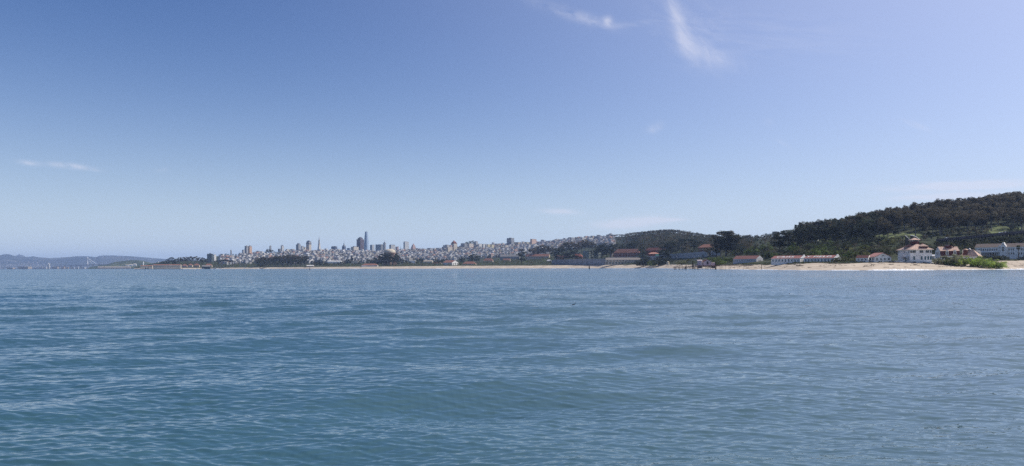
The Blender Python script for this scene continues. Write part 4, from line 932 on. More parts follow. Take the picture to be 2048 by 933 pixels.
def tallest():
    Y = 6300; e = empty('glass_tower', P(732.8, 512, Y), rel(732.8, 48), 'tallest tower, pale blue glass with a rounded tapering top', 'tower'); z0 = zat(732.8, 514, Y); e.location.z = z0
    H = zat(732.8, 464.2, Y)-z0; w = 10.4/F*Y/1.42
    prof_ = [(0, 1.0), (.45, .97), (.62, .90), (.76, .80), (.87, .68), (.95, .58), (1.0, .52)]
    for nm, side in (('tower_body', 0),):
        b = MB(); rings = []
        for t, s in prof_:
            q = w/2*s; c = q*.22; rings.append([(-q+c,-q),(q-c,-q),(q,-q+c),(q,q-c),(q-c,q),(-q+c,q),(-q,q-c),(-q,-q+c)])
        pts = [(x, y, t*H) for (t, s), rg in zip(prof_, rings) for x, y in rg]; fs = [(k*8+i, k*8+(i+1) % 8, (k+1)*8+(i+1) % 8, (k+1)*8+i) for k in range(len(prof_)-1) for i in range(8)]+[tuple((len(prof_)-1)*8+i for i in range(8))]
        b.poly(pts, fs, f_glass); b.build(nm, e)
    b = MB(); b.box(-w*.2, w*.2, -w*.2, w*.2, H+.1, H+3, steel); b.build('rooftop_frame', e)
tallest()
def spire2(e, w, d, h):
    b = MB(); b.box(-w*.3, w*.3, -d*.3, d*.3, h, h+9, f_mg, .7); b.build('stepped_top', e)
    b = MB(); b.cyl((0,0,h+8), (0,0,h+26), .7, .3, steel, 5); b.build('spire', e)
block('office_tower', 'round-shouldered grey tower with a thin spire above the dome', 766.3, 772, 486.5, 512, 5650, f_mg, .55, 48, extra=spire2)
block('church_spire', 'thin dark church spire left of the pale grey slab', 800.2, 801.8, 492.4, 508, 5400, f_dk, .5, 45, top=.1, cat='church', body='steeple')
def pinktop(e, w, d, h):
    b = MB(); b.box(-w*.34, w*.34, -d*.34, d*.34, h, h+11, f_pink); b.box(-w*.18, w*.18, -d*.18, d*.18, h+11, h+20, f_pink, .6); b.build('stepped_top', e)
block('apartment_tower', 'stepped pink tower right of the pale grey slab', 822.3, 831.5, 494, 513, 4700, f_pink, .4, 52, extra=pinktop)
def reddome():
    Y = 4700; e = empty('domed_church', P(837, 504, Y), rel(837, 30), 'small reddish dome right of the pink tower', 'church'); r = 2.8/F*Y
    b = MB(); b.box(-r, r, -r, r, -14, 8, f_tan); b.build('walls', e)
    b = MB(); b.lathe([(r*math.cos(a), 8+r*math.sin(a)) for a in np.linspace(0, 1.5, 8)], tile_d, 14); b.build('dome', e, smooth=True)
reddome()
def redpeak(e, w, d, h):
    b = MB(); b.hip(-w/2-.5, w/2+.5, -d/2-.5, d/2+.5, h+1.5, h+17, tile_d, inset=min(w,d)*.38); b.build('peaked_roof', e)
    b = MB(); b.box(-w*.12, w*.12, -d*.12, d*.12, h+10, h+20, pinkw); b.build('chimney_tower', e)
block('apartment_tower', 'grey tower with a dark red peaked roof', 902, 914.5, 488, 510, 4450, f_bg, .45, 52, extra=redpeak)
block('apartment_block', 'dark red-topped block stepped in front of the red-peaked tower', 899, 904, 491, 507, 4420, f_pink, .4, 52)
def column():
    Y = 4500; gz = ground(462, Y); v = P(462, 510, Y); e = empty('memorial_column', v, 0, 'slim dark column tower alone on its wooded hilltop', 'tower'); e.location.z = gz
    ht = zat(462, 500.2, Y)-gz; r = 1.15/F*Y
    b = MB(); b.lathe([(r*1.3, -4), (r*1.3, 4), (r, 5), (r*.92, ht*.82), (r*1.05, ht*.83), (r*1.0, ht*.93), (r*.55, ht*.94), (r*.5, ht)], mat('column_stone', (.22,.19,.17)), 12); b.build('shaft', e)
column()
# domed rotunda
def rotunda():
    Y = 2860; e = empty('domed_rotunda', P(779.7, 532, Y), 0, 'large pinkish rotunda with a pale cream dome', 'rotunda'); gz = ground(779.7, Y); e.location.z = gz
    r = 11.6/F*Y; z1 = zat(779.7, 506.0, Y)-gz; zt = zat(779.7, 498.2, Y)-gz; pk = mat('rotunda_stone', (.36, .235, .19), vary=.12, scale=.1); cr = mat('dome_cream', (.54, .47, .37), vary=.06, scale=.1)
    b = MB(); n = 8
    for i in range(n):                        # eight piers with openings between
        a = 2*math.pi*i/n+.2; b.lathe([(4.2, -2), (4.2, z1*.62)], pk, 6, (r-4)*math.cos(a), (r-4)*math.sin(a))
    b.lathe([(r, z1*.60), (r*1.04, z1*.64), (r*1.04, z1*.70), (r*.97, z1*.71), (r*.97, z1*.93), (r*1.06, z1*.95), (r*1.06, z1)], pk, 24); b.build('drum', e)
    for i in range(16):
        a = 2*math.pi*i/16; b = MB(); b.lathe([(1.1, -1), (1.0, z1*.6)], pk, 8, (r+3.2)*math.cos(a), (r+3.2)*math.sin(a)); b.build('column', e)
    b = MB(); prof_ = [(r*1.0, z1+.05), (r*.99, z1+2)]+[(r*.97*math.cos(a)**.85, z1+2+(zt-z1-2)*math.sin(a)) for a in np.linspace(0.12, 1.54, 12)]; b.lathe(prof_, cr, 32); b.build('dome', e, smooth=True)
rotunda()

# ---- low buildings behind the beaches
shed('low_building', 'red-roofed low building left of the domed rotunda', 723, 757, 527.6, 533.5, 2680, w_white, tile, .6, -14, 18, hip=True)
shed('low_building', 'tan flat-roofed building in the trees above the red-roofed one', 703, 717, 521.6, 526, 3150, w_cream, grey_roof, .2, -10, 14)
shed('low_building', 'pale flat-roofed hall by the low dark thicket', 613, 628, 530.6, 534.3, 2900, w_tan, w_white, .3, -5, 12)
shed('low_building', 'long pale roof in front of the town houses left of the rotunda', 655, 684, 522, 526, 3300, w_white, w_white, .3, -8, 16)
shed('low_building', 'cream building with a stepped front right of the rotunda', 845, 866, 521.5, 528.5, 2950, w_cream, w_tan, .2, -10, 16, parts=lambda e,w,d,he,h: windows(e, w, d, 3, 2.2, 3, [w*(i-2)/5.5 for i in range(5)]))
shed('low_building', 'white low building with a row of dark bays right of the rotunda', 818, 832, 520.5, 527, 3000, w_white, grey_roof, .25, -10, 14)
shed('low_building', 'flat red-roofed shed left of the gabled red-roofed hall', 866, 884, 525, 529, 2760, w_tan, tile, .5, -8, 14, hip=True)
def gablefront(name, label, px0, px1, pg, yt, yb, Y, wallm, roofm, deg, roofh=.45, nwin=3, wdk=None, side=4, group=None, chimney=False):
    """gable end towards us filling pg..px1, roof slope and long side seen px0..pg at the left"""
    Y = seat((px0+px1)/2, yb, Y, None, label); pc = (px0+px1)/2; al = math.atan((pc-1024)/F); th = R(deg)
    w = (px1-pg)/F*Y*math.cos(al)/math.cos(th); d = (pg-px0)/F*Y*math.cos(al)/math.sin(th)
    zb = zat(pc, yb, Y); h = zat(pc, yt, Y)-zb; he = h*(1-roofh); e = empty(name, P(pc, yb, Y), rel(pc, deg), label, 'building', group); e.location.z = zb
    b = MB(); b.box(-w/2, w/2, -d/2, d/2, -1.5, he, wallm); b.poly([(-w/2,-d/2,he),(w/2,-d/2,he),(0,-d/2,h-.3)], [(0,1,2)], wallm); b.build('walls', e)
    b = MB(); o = .5
    b.poly([(-w/2-o,-d/2-o,he-.3),(0,-d/2-o,h),(w/2+o,-d/2-o,he-.3),(-w/2-o,d/2+o,he-.3),(0,d/2+o,h),(w/2+o,d/2+o,he-.3),
            (-w/2-o,-d/2-o,he-.6),(0,-d/2-o,h-.4),(w/2+o,-d/2-o,he-.6),(-w/2-o,d/2+o,he-.6),(0,d/2+o,h-.4),(w/2+o,d/2+o,he-.6)],
           [(0,1,4,3),(1,2,5,4),(7,6,9,10),(8,7,10,11),(0,6,7,1),(1,7,8,2),(3,4,10,9),(4,5,11,10),(0,3,9,6),(2,8,11,5)], roofm); b.build('roof', e)
    ws = wdk or (w/nwin*.34, he*.42)
    windows(e, w, d, he*.32, ws[0], ws[1], [w*(i-(nwin-1)/2)/(nwin+.3) for i in range(nwin)])
    windows(e, w, d, he*.32, 1.3, he*.4, [d*(i-(side-1)/2)/(side+.3) for i in range(side)], face='left')
    if h-he > 2.5: windows(e, w, d, he+.2, .9, 1.3, [-.8, .8])
    if chimney: b = MB(); b.box(w*.15, w*.15+.9, 0, .9, he, h+.8, brick); b.build('chimney', e)
    return e
gablefront('gabled_hall', 'long red-roofed hall with a white gable end facing the beach', 886, 917, 904, 521, 531, 2520, w_white, tile, 50, nwin=3)
shed('low_building', 'dull red-roofed building right of the white gable-ended hall', 925, 953, 523.5, 531, 2560, w_tan, tile, .6, -12, 18, hip=True)
shed('low_building', 'faded red-roofed building under the trees right of the rotunda', 966, 987, 517, 525, 2950, w_tan, tile, .6, -12, 18, hip=True)
shed('low_building', 'small red-roofed pair of gables above the dune scrub', 1006, 1021, 517.5, 524, 2750, w_tan, tile, .55, -12, 14)
shed('long_hall', 'long grey-roofed hall left of the tall dark cypress', 1000, 1041, 509.5, 519, 2800, conc, grey_roof, .45, -14, 22)
def rowh(e, w, d, he, h): windows(e, w, d, he*.35, w/9*.5, he*.4, [w*(i-4)/9.4 for i in range(9)])
shed('terrace_row', 'row of tan and orange-roofed terraces right of the tall dark cypress', 1050, 1100, 508.5, 519, 2550, w_tan, tile, .45, -12, 20, parts=rowh)
shed('long_hall', 'pale long roof above the tan and orange-roofed terraces', 1056, 1104, 504.5, 510, 2900, conc, grey_roof, .6, -10, 16)
shed('brick_house', 'bright red-roofed hipped house above the grey road wall', 1144, 1166.5, 508, 518, 2380, brick, mat('bright_red_tiles', (.34,.11,.075), vary=.2, scale=1.2), .55, -14, 18, hip=True, parts=lambda e,w,d,he,h: windows(e, w, d, he*.3, 1.4, 2, [w*(i-2)/5.5 for i in range(5)]))
block('grey_building', 'grey-green flat-topped building right of the bright red roof', 1165.5, 1187, 502.8, 518, 2330, G('grey_green', (.30,.33,.28)), .6, 40)
block('grey_building', 'second grey-green building, half behind cypresses', 1188, 1202, 503.4, 518, 2340, G('grey_green', (.30,.33,.28)), .6, 40)
shed('brick_house', 'low red brick terrace in the trees left of the red-roofed house', 1112, 1140, 511, 519, 2370, brick, tile_d, .4, -12, 14)

def wall_run(name, label, pts, m, th=1.2, ground_it=False):
    """a wall through (px, top row, foot row, Y)"""
    b = MB(); fr = []
    pts = [(px, t, f, Yrow(px, f, 2, 5)) if ground_it else (px, t, f, Y) for (px, t, f, Y) in pts]
    for (px, t, f, Y) in pts: fr.append((P(px, t, Y), P(px, f, Y)))
    for (a, c) in zip(fr[:-1], fr[1:]):
        (t0, f0), (t1, f1) = a, c
        b.poly([f0, f1, f1+Vector((0,th,0)), f0+Vector((0,th,0)), t0, t1, t1+Vector((0,th,0)), t0+Vector((0,th,0))], [(3,2,1,0),(4,5,6,7),(0,1,5,4),(1,2,6,5),(2,3,7,6),(3,0,4,7)], m)
    o = b.build(name); tag(o, label, 'wall')
    return o
gw = facade('ribbed_grey_wall', (.34,.33,.34), (.27,.26,.27), 40, 5, .3, 1.0, .9, .9)
wall_run('road_wall', 'long pale grey ribbed wall behind the dune grass, left of the cream garages', [(1103,520,530,2190),(1135,519,530,2160),(1165,518.2,530,2130),(1190,518,530,2110),(1211,518,530,2090)], gw, ground_it=True)
wall_run('road_wall', 'sloping grey wall rising right towards the red brick house', [(1283,514,521,2010),(1300,513,521,1960),(1322,510.5,521,1870),(1340,508.8,518,1780),(1365,507,517,1745),(1390,504.8,516,1720),(1409,503.2,514,1690),(1415,505.5,514,1670)], gw, ground_it=True)
wall_run('road_wall', 'short grey wall right of the sloping one, under the brick house', [(1417,502,512,1600),(1441,501.4,511,1560)], gw, ground_it=True)
wall_run('road_wall', 'thin grey parapet below the long red brick barracks', [(1216,514.8,517,2075),(1250,514.4,516.6,2075),(1281,512.8,516.2,2075)], conc)

def barr(e, w, d, he, h):
    for z, hh in ((he*.12, he*.28), (he*.58, he*.28)): windows(e, w, d, z, 1.3, hh, [w*(i-7.5)/16.6 for i in range(16)], glass=mat('pale_blind', (.5,.45,.42)), frame=brick)
    for i in range(5):
        b = MB(); x = w*(i-2)/5.4; b.gable(x-2, x+2, -d/2-.2, -d*.12, he+.8, he+4.0, tile, 'y'); b.build('dormer', e)
shed('brick_barracks', 'long red brick barracks with a red hipped roof and dormers', 1227, 1282, 498.3, 516, 2120, brick, tile, .46, -12, 20, hip=True, parts=barr)
block('stair_block', 'pale end block attached left of the long brick barracks', 1219.5, 1227.5, 502.5, 515, 2115, G('pale_pink', (.45,.38,.36)), .5, 40)
shed('brick_barracks', 'darker brick barracks half hidden right of the long one', 1290, 1334, 495.8, 508, 2180, brick, tile_d, .45, -10, 18, hip=True)
shed('guard_house', 'salmon-roofed small building beside the green road sign', 1296.5, 1318, 505.2, 514, 1960, brick, mat('salmon_tiles', (.60,.30,.22), vary=.1), .35, -12, 14, hip=True)
shed('brick_house', 'red brick hall with a long red roof above the sloping wall', 1396, 1441, 489, 503.5, 1680, brick, tile, .45, -12, 20, hip=True, parts=lambda e,w,d,he,h: windows(e, w, d, he*.35, 1.3, he*.4, [w*(i-5)/11.6 for i in range(11)]))
def sign():
    e = empty('road_sign', P(1314.5, 514, 1640), rel(1314, -8), 'green overhead road sign with white lettering', 'road sign'); z0 = e.location.z; h1 = zat(1314.5, 508.6, 1640)-z0; h0 = zat(1314.5, 512.2, 1640)-z0; w = 6.6/F*1640
    b = MB(); b.box(-w/2, w/2, -.1, .1, h0, h1, mat('sign_green', (.02,.36,.20), vary=.03, rough=.5)); 
    b.build('panel', e)
    b = MB(); g = w_white; hh = h1-h0
    for (x0, x1, z0_, z1) in ((-.40,-.30,.55,.85),(-.30,-.22,.55,.63),(-.14,-.04,.50,.80),(.02,.10,.40,.75),(.13,.20,.5,.58),(.25,.40,.15,.45),(-.36,-.10,.18,.28),(-.04,.14,.18,.28)): b.box(w*x0, w*x1, -.16, -.11, h0+hh*z0_, h0+hh*z1, g)
    b.build('lettering', e)
    for s in (-.42, .42): b = MB(); b.cyl((w*s, .3, -6), (w*s, .3, h1), .16, .14, steel, 6); b.build('post', e)
sign()
def garages(e, w, d, he, h):
    n = 11
    for i in range(n):
        x = w*(i-(n-1)/2)/(n+.2); b = MB(); b.box(x-w/n*.40, x+w/n*.12, -d/2-.1, -d/2+.02, 0, he*.45, glassd); b.build('doorway', e)
        b = MB(); b.gable(x-.2, x+w/n*.34, -d/2-1.4, -d/2-.01, he*.62, he*.95, mat('brown_awning', (.20,.13,.10)), 'y'); b.build('awning', e)
shed('garage_row', 'long cream row of garages with dark bays and a tan roof, behind the dune grass', 1211, 1281, 515.8, 528, 1930, w_cream, mat('tan_roof2', (.36,.31,.26), vary=.1), .35, -6, 14, parts=garages)
shed('beach_hut', 'small cream gabled hut on the grass left of the pier', 1333, 1338.5, 523, 528.2, 1560, w_cream, w_cream, .4, 70, 5)
shed('beach_hut', 'pale low tent-like dome hut in front of the long grey wall', 1143, 1151.5, 518, 522, 2150, w_tan, w_cream, .6, -10, 8, hip=True)
shed('beach_hut', 'grey-white round-roofed hut at the left end of the long grey wall', 1093, 1103, 519.5, 524.5, 2190, conc, w_white, .6, -10, 8, hip=True)
shed('hill_house', 'small red-roofed house among the cypresses on the bluff', 1623, 1638, 475.5, 483, 985, w_white, tile, .5, -14, 7, parts=lambda e,w,d,he,h: windows(e, w, d, 1.0, .9, 1.4, [w*(i-1)/3.4 for i in range(3)]))

# ================================================================== TOWN HOUSES
def house_proto(kind, wallc, roofc, name):
    wm_ = mat('house_wall_'+name, wallc, vary=.08, scale=.2, rough=.85, objrand=.14); rm = mat('house_roof_'+roofc[1], roofc[0], vary=.15, scale=.3, rough=.9, objrand=.25)
    b = MB(); W_, D = 9.0, 14.0; H = 10.5
    b.box(-W_/2, W_/2, -D/2, D/2, -5, H, wm_)
    if kind == 'gable': b.gable(-W_/2-.4, W_/2+.4, -D/2-.4, D/2+.4, H+.02, H+3.4, rm, 'y', endm=wm_)
    elif kind == 'flat': b.box(-W_/2-.2, W_/2+.2, -D/2-.2, D/2+.2, H+.01, H+.9, wm_); b.box(-W_/2+.5, W_/2-.5, -D/2+.5, D/2-.5, H+.91, H+1.0, rm)
    elif kind == 'hip': b.hip(-W_/2-.5, W_/2+.5, -D/2-.5, D/2+.5, H+.02, H+3.2, rm)
    else: b.box(-W_/2, W_/2, -D/2+4, D/2, H, H+3, wm_); b.box(-W_/2, W_/2, -D/2+3.5, D/2, H+3.01, H+3.5, rm)
    gl = mat('house_glass', (.06,.065,.08), rough=.2)
    for k in range(3):
        for x in (-2.6, 0, 2.6): b.box(x-.7, x+.7, -D/2-.06, -D/2+.01, 1.4+3.2*k, 3.2+3.2*k, gl)
        for y in (-4.5, -1.5, 1.5, 4.5): b.box(W_/2-.01, W_/2+.06, y-.6, y+.6, 1.4+3.2*k, 3.0+3.2*k, gl)
    return b.mesh('town_house')
RG, RD, RR_, RT = ((.34,.34,.35), 'grey'), ((.17,.17,.18), 'dark'), ((.34,.19,.15), 'red'), ((.46,.42,.37), 'tan')
HP = [(house_proto(k, c, r, n), d) for (k, c, r, n, d) in (
 ('flat', (.62,.60,.57), RG, 'white', 'white flat-roofed house'), ('gable', (.58,.57,.55), RD, 'white', 'white gabled house'), ('flat', (.55,.49,.41), RT, 'cream', 'cream flat-roofed house'),
 ('stepped', (.54,.54,.55), RG, 'grey', 'grey stepped house'), ('gable', (.42,.43,.46), RD, 'slate', 'slate grey gabled house'), ('hip', (.60,.48,.43), RR_, 'pink', 'red-roofed pink house'),
 ('flat', (.50,.46,.41), RD, 'beige', 'dark-roofed beige house'), ('stepped', (.66,.64,.60), RT, 'white', 'white stepped house'), ('flat', (.38,.35,.33), RD, 'brown', 'brown flat-roofed house'))]
ZONES = [(465, 512, 'under the brown-sided tower'), (512, 560, 'under the green knoll'), (560, 605, 'under the beige apartment row'), (605, 632, 'under the dark-crowned tower'), (632, 660, 'under the pyramid tower'), (660, 700, 'under the dark blue block'), (700, 745, 'under the two tallest towers'),
         (745, 800, 'behind the domed rotunda'), (800, 845, 'under the stepped pink tower'), (845, 890, 'under the small reddish dome'), (890, 925, 'under the red-peaked tower'), (925, 960, 'under the ridge trees'), (960, 1008, 'under the yellow flats'), (1008, 1040, 'under the dark twin-faced tower'), (1040, 1080, 'under the pink-orange tower'), (1080, 1135, 'left of the hillside crest'), (1135, 1225, 'around the hilltop mansions')]
def town():
    g = np.random.default_rng(21); cand = []
    for k in range(9000):
        px = g.uniform(440, 1228); ys, _ = prof(px); Y = ys[4]-380+(ys[5]-ys[4]+420)*g.uniform(0, 1)
        if px > 1050: Y = ys[4]-300+(ys[5]-ys[4]+320)*g.uniform(0, 1)
        yy = pyof(px, Y, ground(px, Y))
        if 437 < px < 480 and Y > 4250: continue
        if 526 < px < 558 and yy < 512: continue
        cand.append((px, Y, yy))
    # keep them from standing in each other, in rows like streets
    keep = []; cell = {}
    for (px, Y, yy) in cand:
        Y = round(Y/32)*32 + g.uniform(-3, 3); x = (px-1024)/F*Y; key = (round(x/11.5), round(Y/32))
        if key in cell or vnoise(x/120, Y/100, 77) > .62: continue
        cell[key] = 1; keep.append((px, Y, x))
    keep.sort(key=lambda q: q[1]); print('houses', len(keep))
    near = set(range(0, len(keep), max(1, len(keep)//295))); near = sorted(near)[:290]; near = set(near)
    rest = []
    zc = {}
    for i, (px, Y, x) in enumerate(keep):
        hi = int(g.integers(0, len(HP))); me, d = HP[hi]; s = g.uniform(.72, 1.4); sz = s*g.uniform(.65, 1.4); rz = -math.atan((px-1024)/F) + R(g.choice([35, 38, 42, -48, 52])) + g.normal()*.05
        if i in near:
            s *= 1.12; o = bpy.data.objects.new('town_house', me); COL.objects.link(o); o.location = (x, Y, ground(px, Y)); o.rotation_euler.z = rz; o.scale = (s*1.1, s, sz*1.1)
            z = [zz for zz in ZONES if zz[0] <= px < zz[1]]; z = z[0][2] if z else 'at the town edge'
            row_ = 'low on the slope' if Y < 3900 else 'halfway up the slope' if Y < 4300 else 'high on the slope'
            tag(o, '%s %s %s' % (d, row_, z), 'house', 'town houses '+z)
        else: rest.append((hi, x, Y, ground(px, Y), s, sz, rz))
    # the rest as one mesh
    VV, FF, MI, mats_ = [], [], [], []
    cache = []
    for me, d in HP:
        co = np.zeros(len(me.vertices)*3, dtype=np.float32); me.vertices.foreach_get('co', co); co = co.reshape(-1, 3)
        polys = [tuple(p.vertices) for p in me.polygons]; mi = []
        for p in me.polygons:
            m = me.materials[p.material_index]
            if m not in mats_: mats_.append(m)
            mi.append(mats_.index(m))
        cache.append((co, polys, mi))
    off = 0
    for (hi, x, Y, z, s, sz, rz) in rest:
        co, polys, mi = cache[hi]; c, sn = math.cos(rz), math.sin(rz); q = co*np.array([s*1.1, s, sz]); r_ = np.stack([q[:,0]*c-q[:,1]*sn+x, q[:,0]*sn+q[:,1]*c+Y, q[:,2]+z], 1)
        VV.append(r_); FF += [tuple(a+off for a in p) for p in polys]; MI += mi; off += len(co)
    me = bpy.data.meshes.new('town_houses_beyond'); me.from_pydata(np.concatenate(VV).tolist(), [], FF)
    for m in mats_: me.materials.append(m)
    me.polygons.foreach_set('material_index', MI); me.update(); o = bpy.data.objects.new('town_houses_beyond', me); COL.objects.link(o); tag(o, kind='stuff')
    items = []
    for k in range(1700):
        px = g.uniform(440, 1230); ys, _ = prof(px); Y = ys[3]+(ys[5]-ys[3])*g.uniform(.15, 1.0); x = (px-1024)/F*Y
        if vnoise(x/120, Y/100, 77) < -.15: continue
        items.append((px, Y, g.uniform(9, 17), g.uniform(1.0, 1.7), int(g.integers(0, 2))))
    merged('town_trees', items, [L_dark, L_euc, bark], detail=16, seed=8)
    # mixed scrub and low trees between the beach and the town
    items = []
    for k in range(2100):
        px = g.uniform(320, 1230); ys, _ = prof(px); t = g.uniform(0, 1); Y = ys[2]+30+(ys[3]-ys[2]+150)*t
        items.append((px, Y, g.uniform(3, 9)*(1 if t < .3 else 1.35), g.uniform(1.2, 2.2), int(g.choice([0, 0, 1, 2, 3]))))
    merged('flats_scrub', items, [L_dark, L_ol, L_grn, L_brn, bark], detail=16, seed=9)
    items = []
    for k in range(1900):                     # dune scrub at the back of the beach
        px = g.uniform(600, 1790); ys, _ = prof(px); Y = ys[2]+g.uniform(6, 150 if px < 1450 else 34)
        if 1395 < px < 1425 : continue
        items.append((px, Y, g.uniform(.8, 2.3)*(1 if px < 1450 else .45), g.uniform(1.6, 2.8), int(g.choice([0, 1, 2, 3]))))
    merged('dune_scrub', items, [L_ol, L_grn, L_dark, L_brn, bark], detail=14, seed=10)
town()

# ================================================================== NEAR SHORE BUILDINGS
def station():
    Y = 648; px = 1829; e = empty('station_house', (0,0,0), rel(px, 22), 'large white station house with a hipped red roof and a small lookout on top', 'house'); zb = zat(px, 524, Y); e.location = P(px, 524, Y); e.location.z = zb
    al = math.atan((px-1024)/F); th = R(22); w = 42.5/F*Y*math.cos(al)/math.cos(th); d = 25.5/F*Y*math.cos(al)/math.sin(th)
    H = lambda y: zat(px, y, Y)-zb
    he = H(500.6); hr = H(488.2)
    b = MB(); b.box(-w/2, w/2, -d/2, d/2, -2.5, he, w_white); b.box(-w/2-.06, w/2+.06, -d/2-.06, d/2+.06, he*.46, he*.49, w_white); b.build('walls', e)
    b = MB(); o = 1.2; b.box(-w/2-o, w/2+o, -d/2-o, d/2+o, he+.005, he+.22, w_white); b.hip(-w/2-o-.1, w/2+o+.1, -d/2-o-.1, d/2+o+.1, he+.23, hr, tile_p); rf = b.build('roof', e)
    # big hipped dormer at the front, a second one on the left slope
    b = MB(); x0, x1 = w*.02, w*.34; b.box(x0, x1, -d/2+1.0, -d/2+6, he+.9, he+3.0, tile_d); b.hip(x0-.7, x1+.7, -d/2+.4, -d/2+8, he+3.0, hr-.3, tile_p, inset=2.5); dm = b.build('dormer', rf)
    b = MB(); b.box(-w/2+1.0, -w/2+6, -4, 3, he+.9, he+2.6, grey_roof); b.hip(-w/2+.5, -w/2+8, -4.6, 3.6, he+2.6, hr-.5, tile, inset=2.2); b.build('dormer', rf)
    b = MB(); b.box(w*.30, w*.30+.9, -2, -1.1, he+1, hr+.6, tile_d); b.build('chimney', rf)
    # lookout
    c = MB(); s = 2.6; zc = H(488.8); zt = H(480.4); c.box(-s, s, -s, s, zc-1.5, zt-1.3, tile_d); c.box(-s+.1, s-.1, -s+.1, s-.1, zt-1.3, zt-.1, glassd)
    for sx in (-1, 1):
        for sy in (-1, 1): c.box(sx*s-.15, sx*s+.15, sy*s-.15, sy*s+.15, zt-1.3, zt, w_white)
    lk = c.build('lookout', e); lk.location.x = 0
    c = MB(); c.hip(-s-1.3, s+1.3, -s-1.3, s+1.3, zt, H(476.0), tile_p); c.build('lookout_roof', lk)
    hw = H(501.8)-H(506.8)
    windows(e, w, d, H(506.8), 2.9, hw, [-w*.32, w*.02, w*.30]); windows(e, w, d, H(506.8), 1.3, hw, [w*.445, -w*.455])
    windows(e, w, d, H(520.2), 1.4, H(513.5)-H(520.2), [-w*.32, w*.03, w*.20, w*.33, w*.45], glass=mat('teal_glass', (.05,.12,.14), rough=.2))
    windows(e, w, d, H(507), 1.6, hw, [-d*.40, -d*.03, d*.40], face='left'); windows(e, w, d, H(520.2), 1.5, H(513.5)-H(520.2), [-d*.36, d*.02], face='left')
    b = MB(); b.box(-w/2-1.6, -w/2, -d*.24, -d*.05, 2.9, 3.1, grey_roof); b.gable(-w/2-2.0, -w/2-.02, -d*.27, -d*.02, 3.11, 4.0, grey_roof, 'x')
    for y in (-d*.23, -d*.06): b.cyl((-w/2-1.5, y, 0), (-w/2-1.5, y, 2.9), .12, .12, w_white, 6)
    b.build('porch', e); b = MB(); b.box(-w/2-.1, -w/2+.01, -d*.18, -d*.11, 0, 2.4, mat('teal_door', (.06,.16,.18))); b.build('door', e)
    b = MB(); b.box(-w/2-.12, -w/2-.02, -d*.30, -d*.29, 0, he, w_white); b.build('downpipe', e)
    b = MB(); b.cyl((-w/2-3, -d*.25, 0), (-w/2-3, -d*.25, H(494)), .12, .06, w_white, 6); 
    f = b.build('flagpole', None); f.parent = None; f.location = e.location; f.rotation_euler.z = e.rotation_euler.z; tag(f, 'thin white flagpole in front of the station house', 'flagpole')
station()
gablefront('gabled_house', 'small white gabled house with a pinkish-red roof beside the parked cars', 1733, 1782.5, 1749, 506, 524.4, 655, w_white, mat('pink_red_tiles', (.42,.20,.17), vary=.12, scale=1.2), 42, roofh=.42, nwin=4, side=3)
shed('annex_shed', 'low shed with a dark red roof joined left of the small gabled house', 1712, 1741, 511, 524.6, 672, w_white, tile_d, .4, -14, 8, parts=lambda e,w,d,he,h: windows(e, w, d, 1.4, 1.2, 1.5, [w*(i-1)/3.4 for i in range(3)]))
def dormered():
    Y = 672; px = 1895; e = empty('dormered_house', (0,0,0), rel(px, 18), 'white gambrel house with a tall red roof and white dormers behind the bright bushes', 'house'); zb = zat(px, 524, Y); e.location = P(px, 524, Y); e.location.z = zb
    al = math.atan((px-1024)/F); w = 40/F*Y*math.cos(al)/math.cos(R(18)); d = 11/F*Y*math.cos(al)/math.sin(R(18)); H = lambda y: zat(px, y, Y)-zb
    he = H(511); hk = H(502.5); hr = H(493.8)
    b = MB(); b.box(-w/2, w/2, -d/2, d/2, -2, he, w_white)
    for x in (-w/2, w/2-.3):
        b.poly([(x,-d/2,he),(x,-d/2+.9,hk),(x,0,hr-.3),(x,d/2-.9,hk),(x,d/2,he),(x+.3,-d/2,he),(x+.3,-d/2+.9,hk),(x+.3,0,hr-.3),(x+.3,d/2-.9,hk),(x+.3,d/2,he)], [(4,3,2,1,0),(5,6,7,8,9)], w_white)
    b.build('walls', e)
    b = MB(); o = .3; a = [(-d/2-o,he-.2),(-d/2+.8,hk),(0,hr),(d/2-.8,hk),(d/2+o,he-.2)]; ms = [tile_d, tile_p, tile_p, tile_d]
    for k in range(4):
        (y0,z0),(y1,z1) = a[k], a[k+1]; x0, x1 = (-w/2+.31, w/2-.31)
        b.poly([(x0,y0,z0),(x1,y0,z0),(x1,y1,z1),(x0,y1,z1),(x0,y0,z0-.3),(x1,y0,z0-.3),(x1,y1,z1-.3),(x0,y1,z1-.3)], [(0,1,2,3),(7,6,5,4),(0,4,5,1),(3,2,6,7),(0,3,7,4),(1,5,6,2)], ms[k])
    rf = b.build('roof', e)
    for x in (-w*.16, w*.22):
        b = MB(); b.box(x-1.1, x+1.1, -d/2-.6, -d/2+2, he+.2, hk-.2, w_white); b.box(x-.6, x+.6, -d/2-.68, -d/2-.59, he+.6, hk-.7, glassd); b.gable(x-1.4, x+1.4, -d/2-.8, -d/2+2.6, hk-.19, hk+1.0, tile_p, 'y', endm=w_white); b.build('dormer', rf)
    b = MB(); b.box(-w*.12, w*.16, -d*.20, d*.2, hk+.6, hr+1.2, tile_d); b.box(-w*.10, w*.06, -d*.16, d*.16, hr+1.2, hr+1.5, w_white); b.build('chimney_stack', rf)
    b = MB(); b.box(w*.26, w*.26+.7, -1.2, -.5, hr-1.6, hr+.9, tile_d); b.build('chimney', rf)
    windows(e, w, d, H(510), 1.1, H(504.5)-H(510), [-1.4, 1.6], face='left'); windows(e, w, d, H(520), 1.1, 2.1, [-2.4, 0, 2.4], face='left'); windows(e, w, d, H(520), 1.2, 2.1, [w*(i-2)/5.4 for i in range(5)])
    windows(e, w, d, H(500), .8, 1.2, [0], face='left')
dormered()
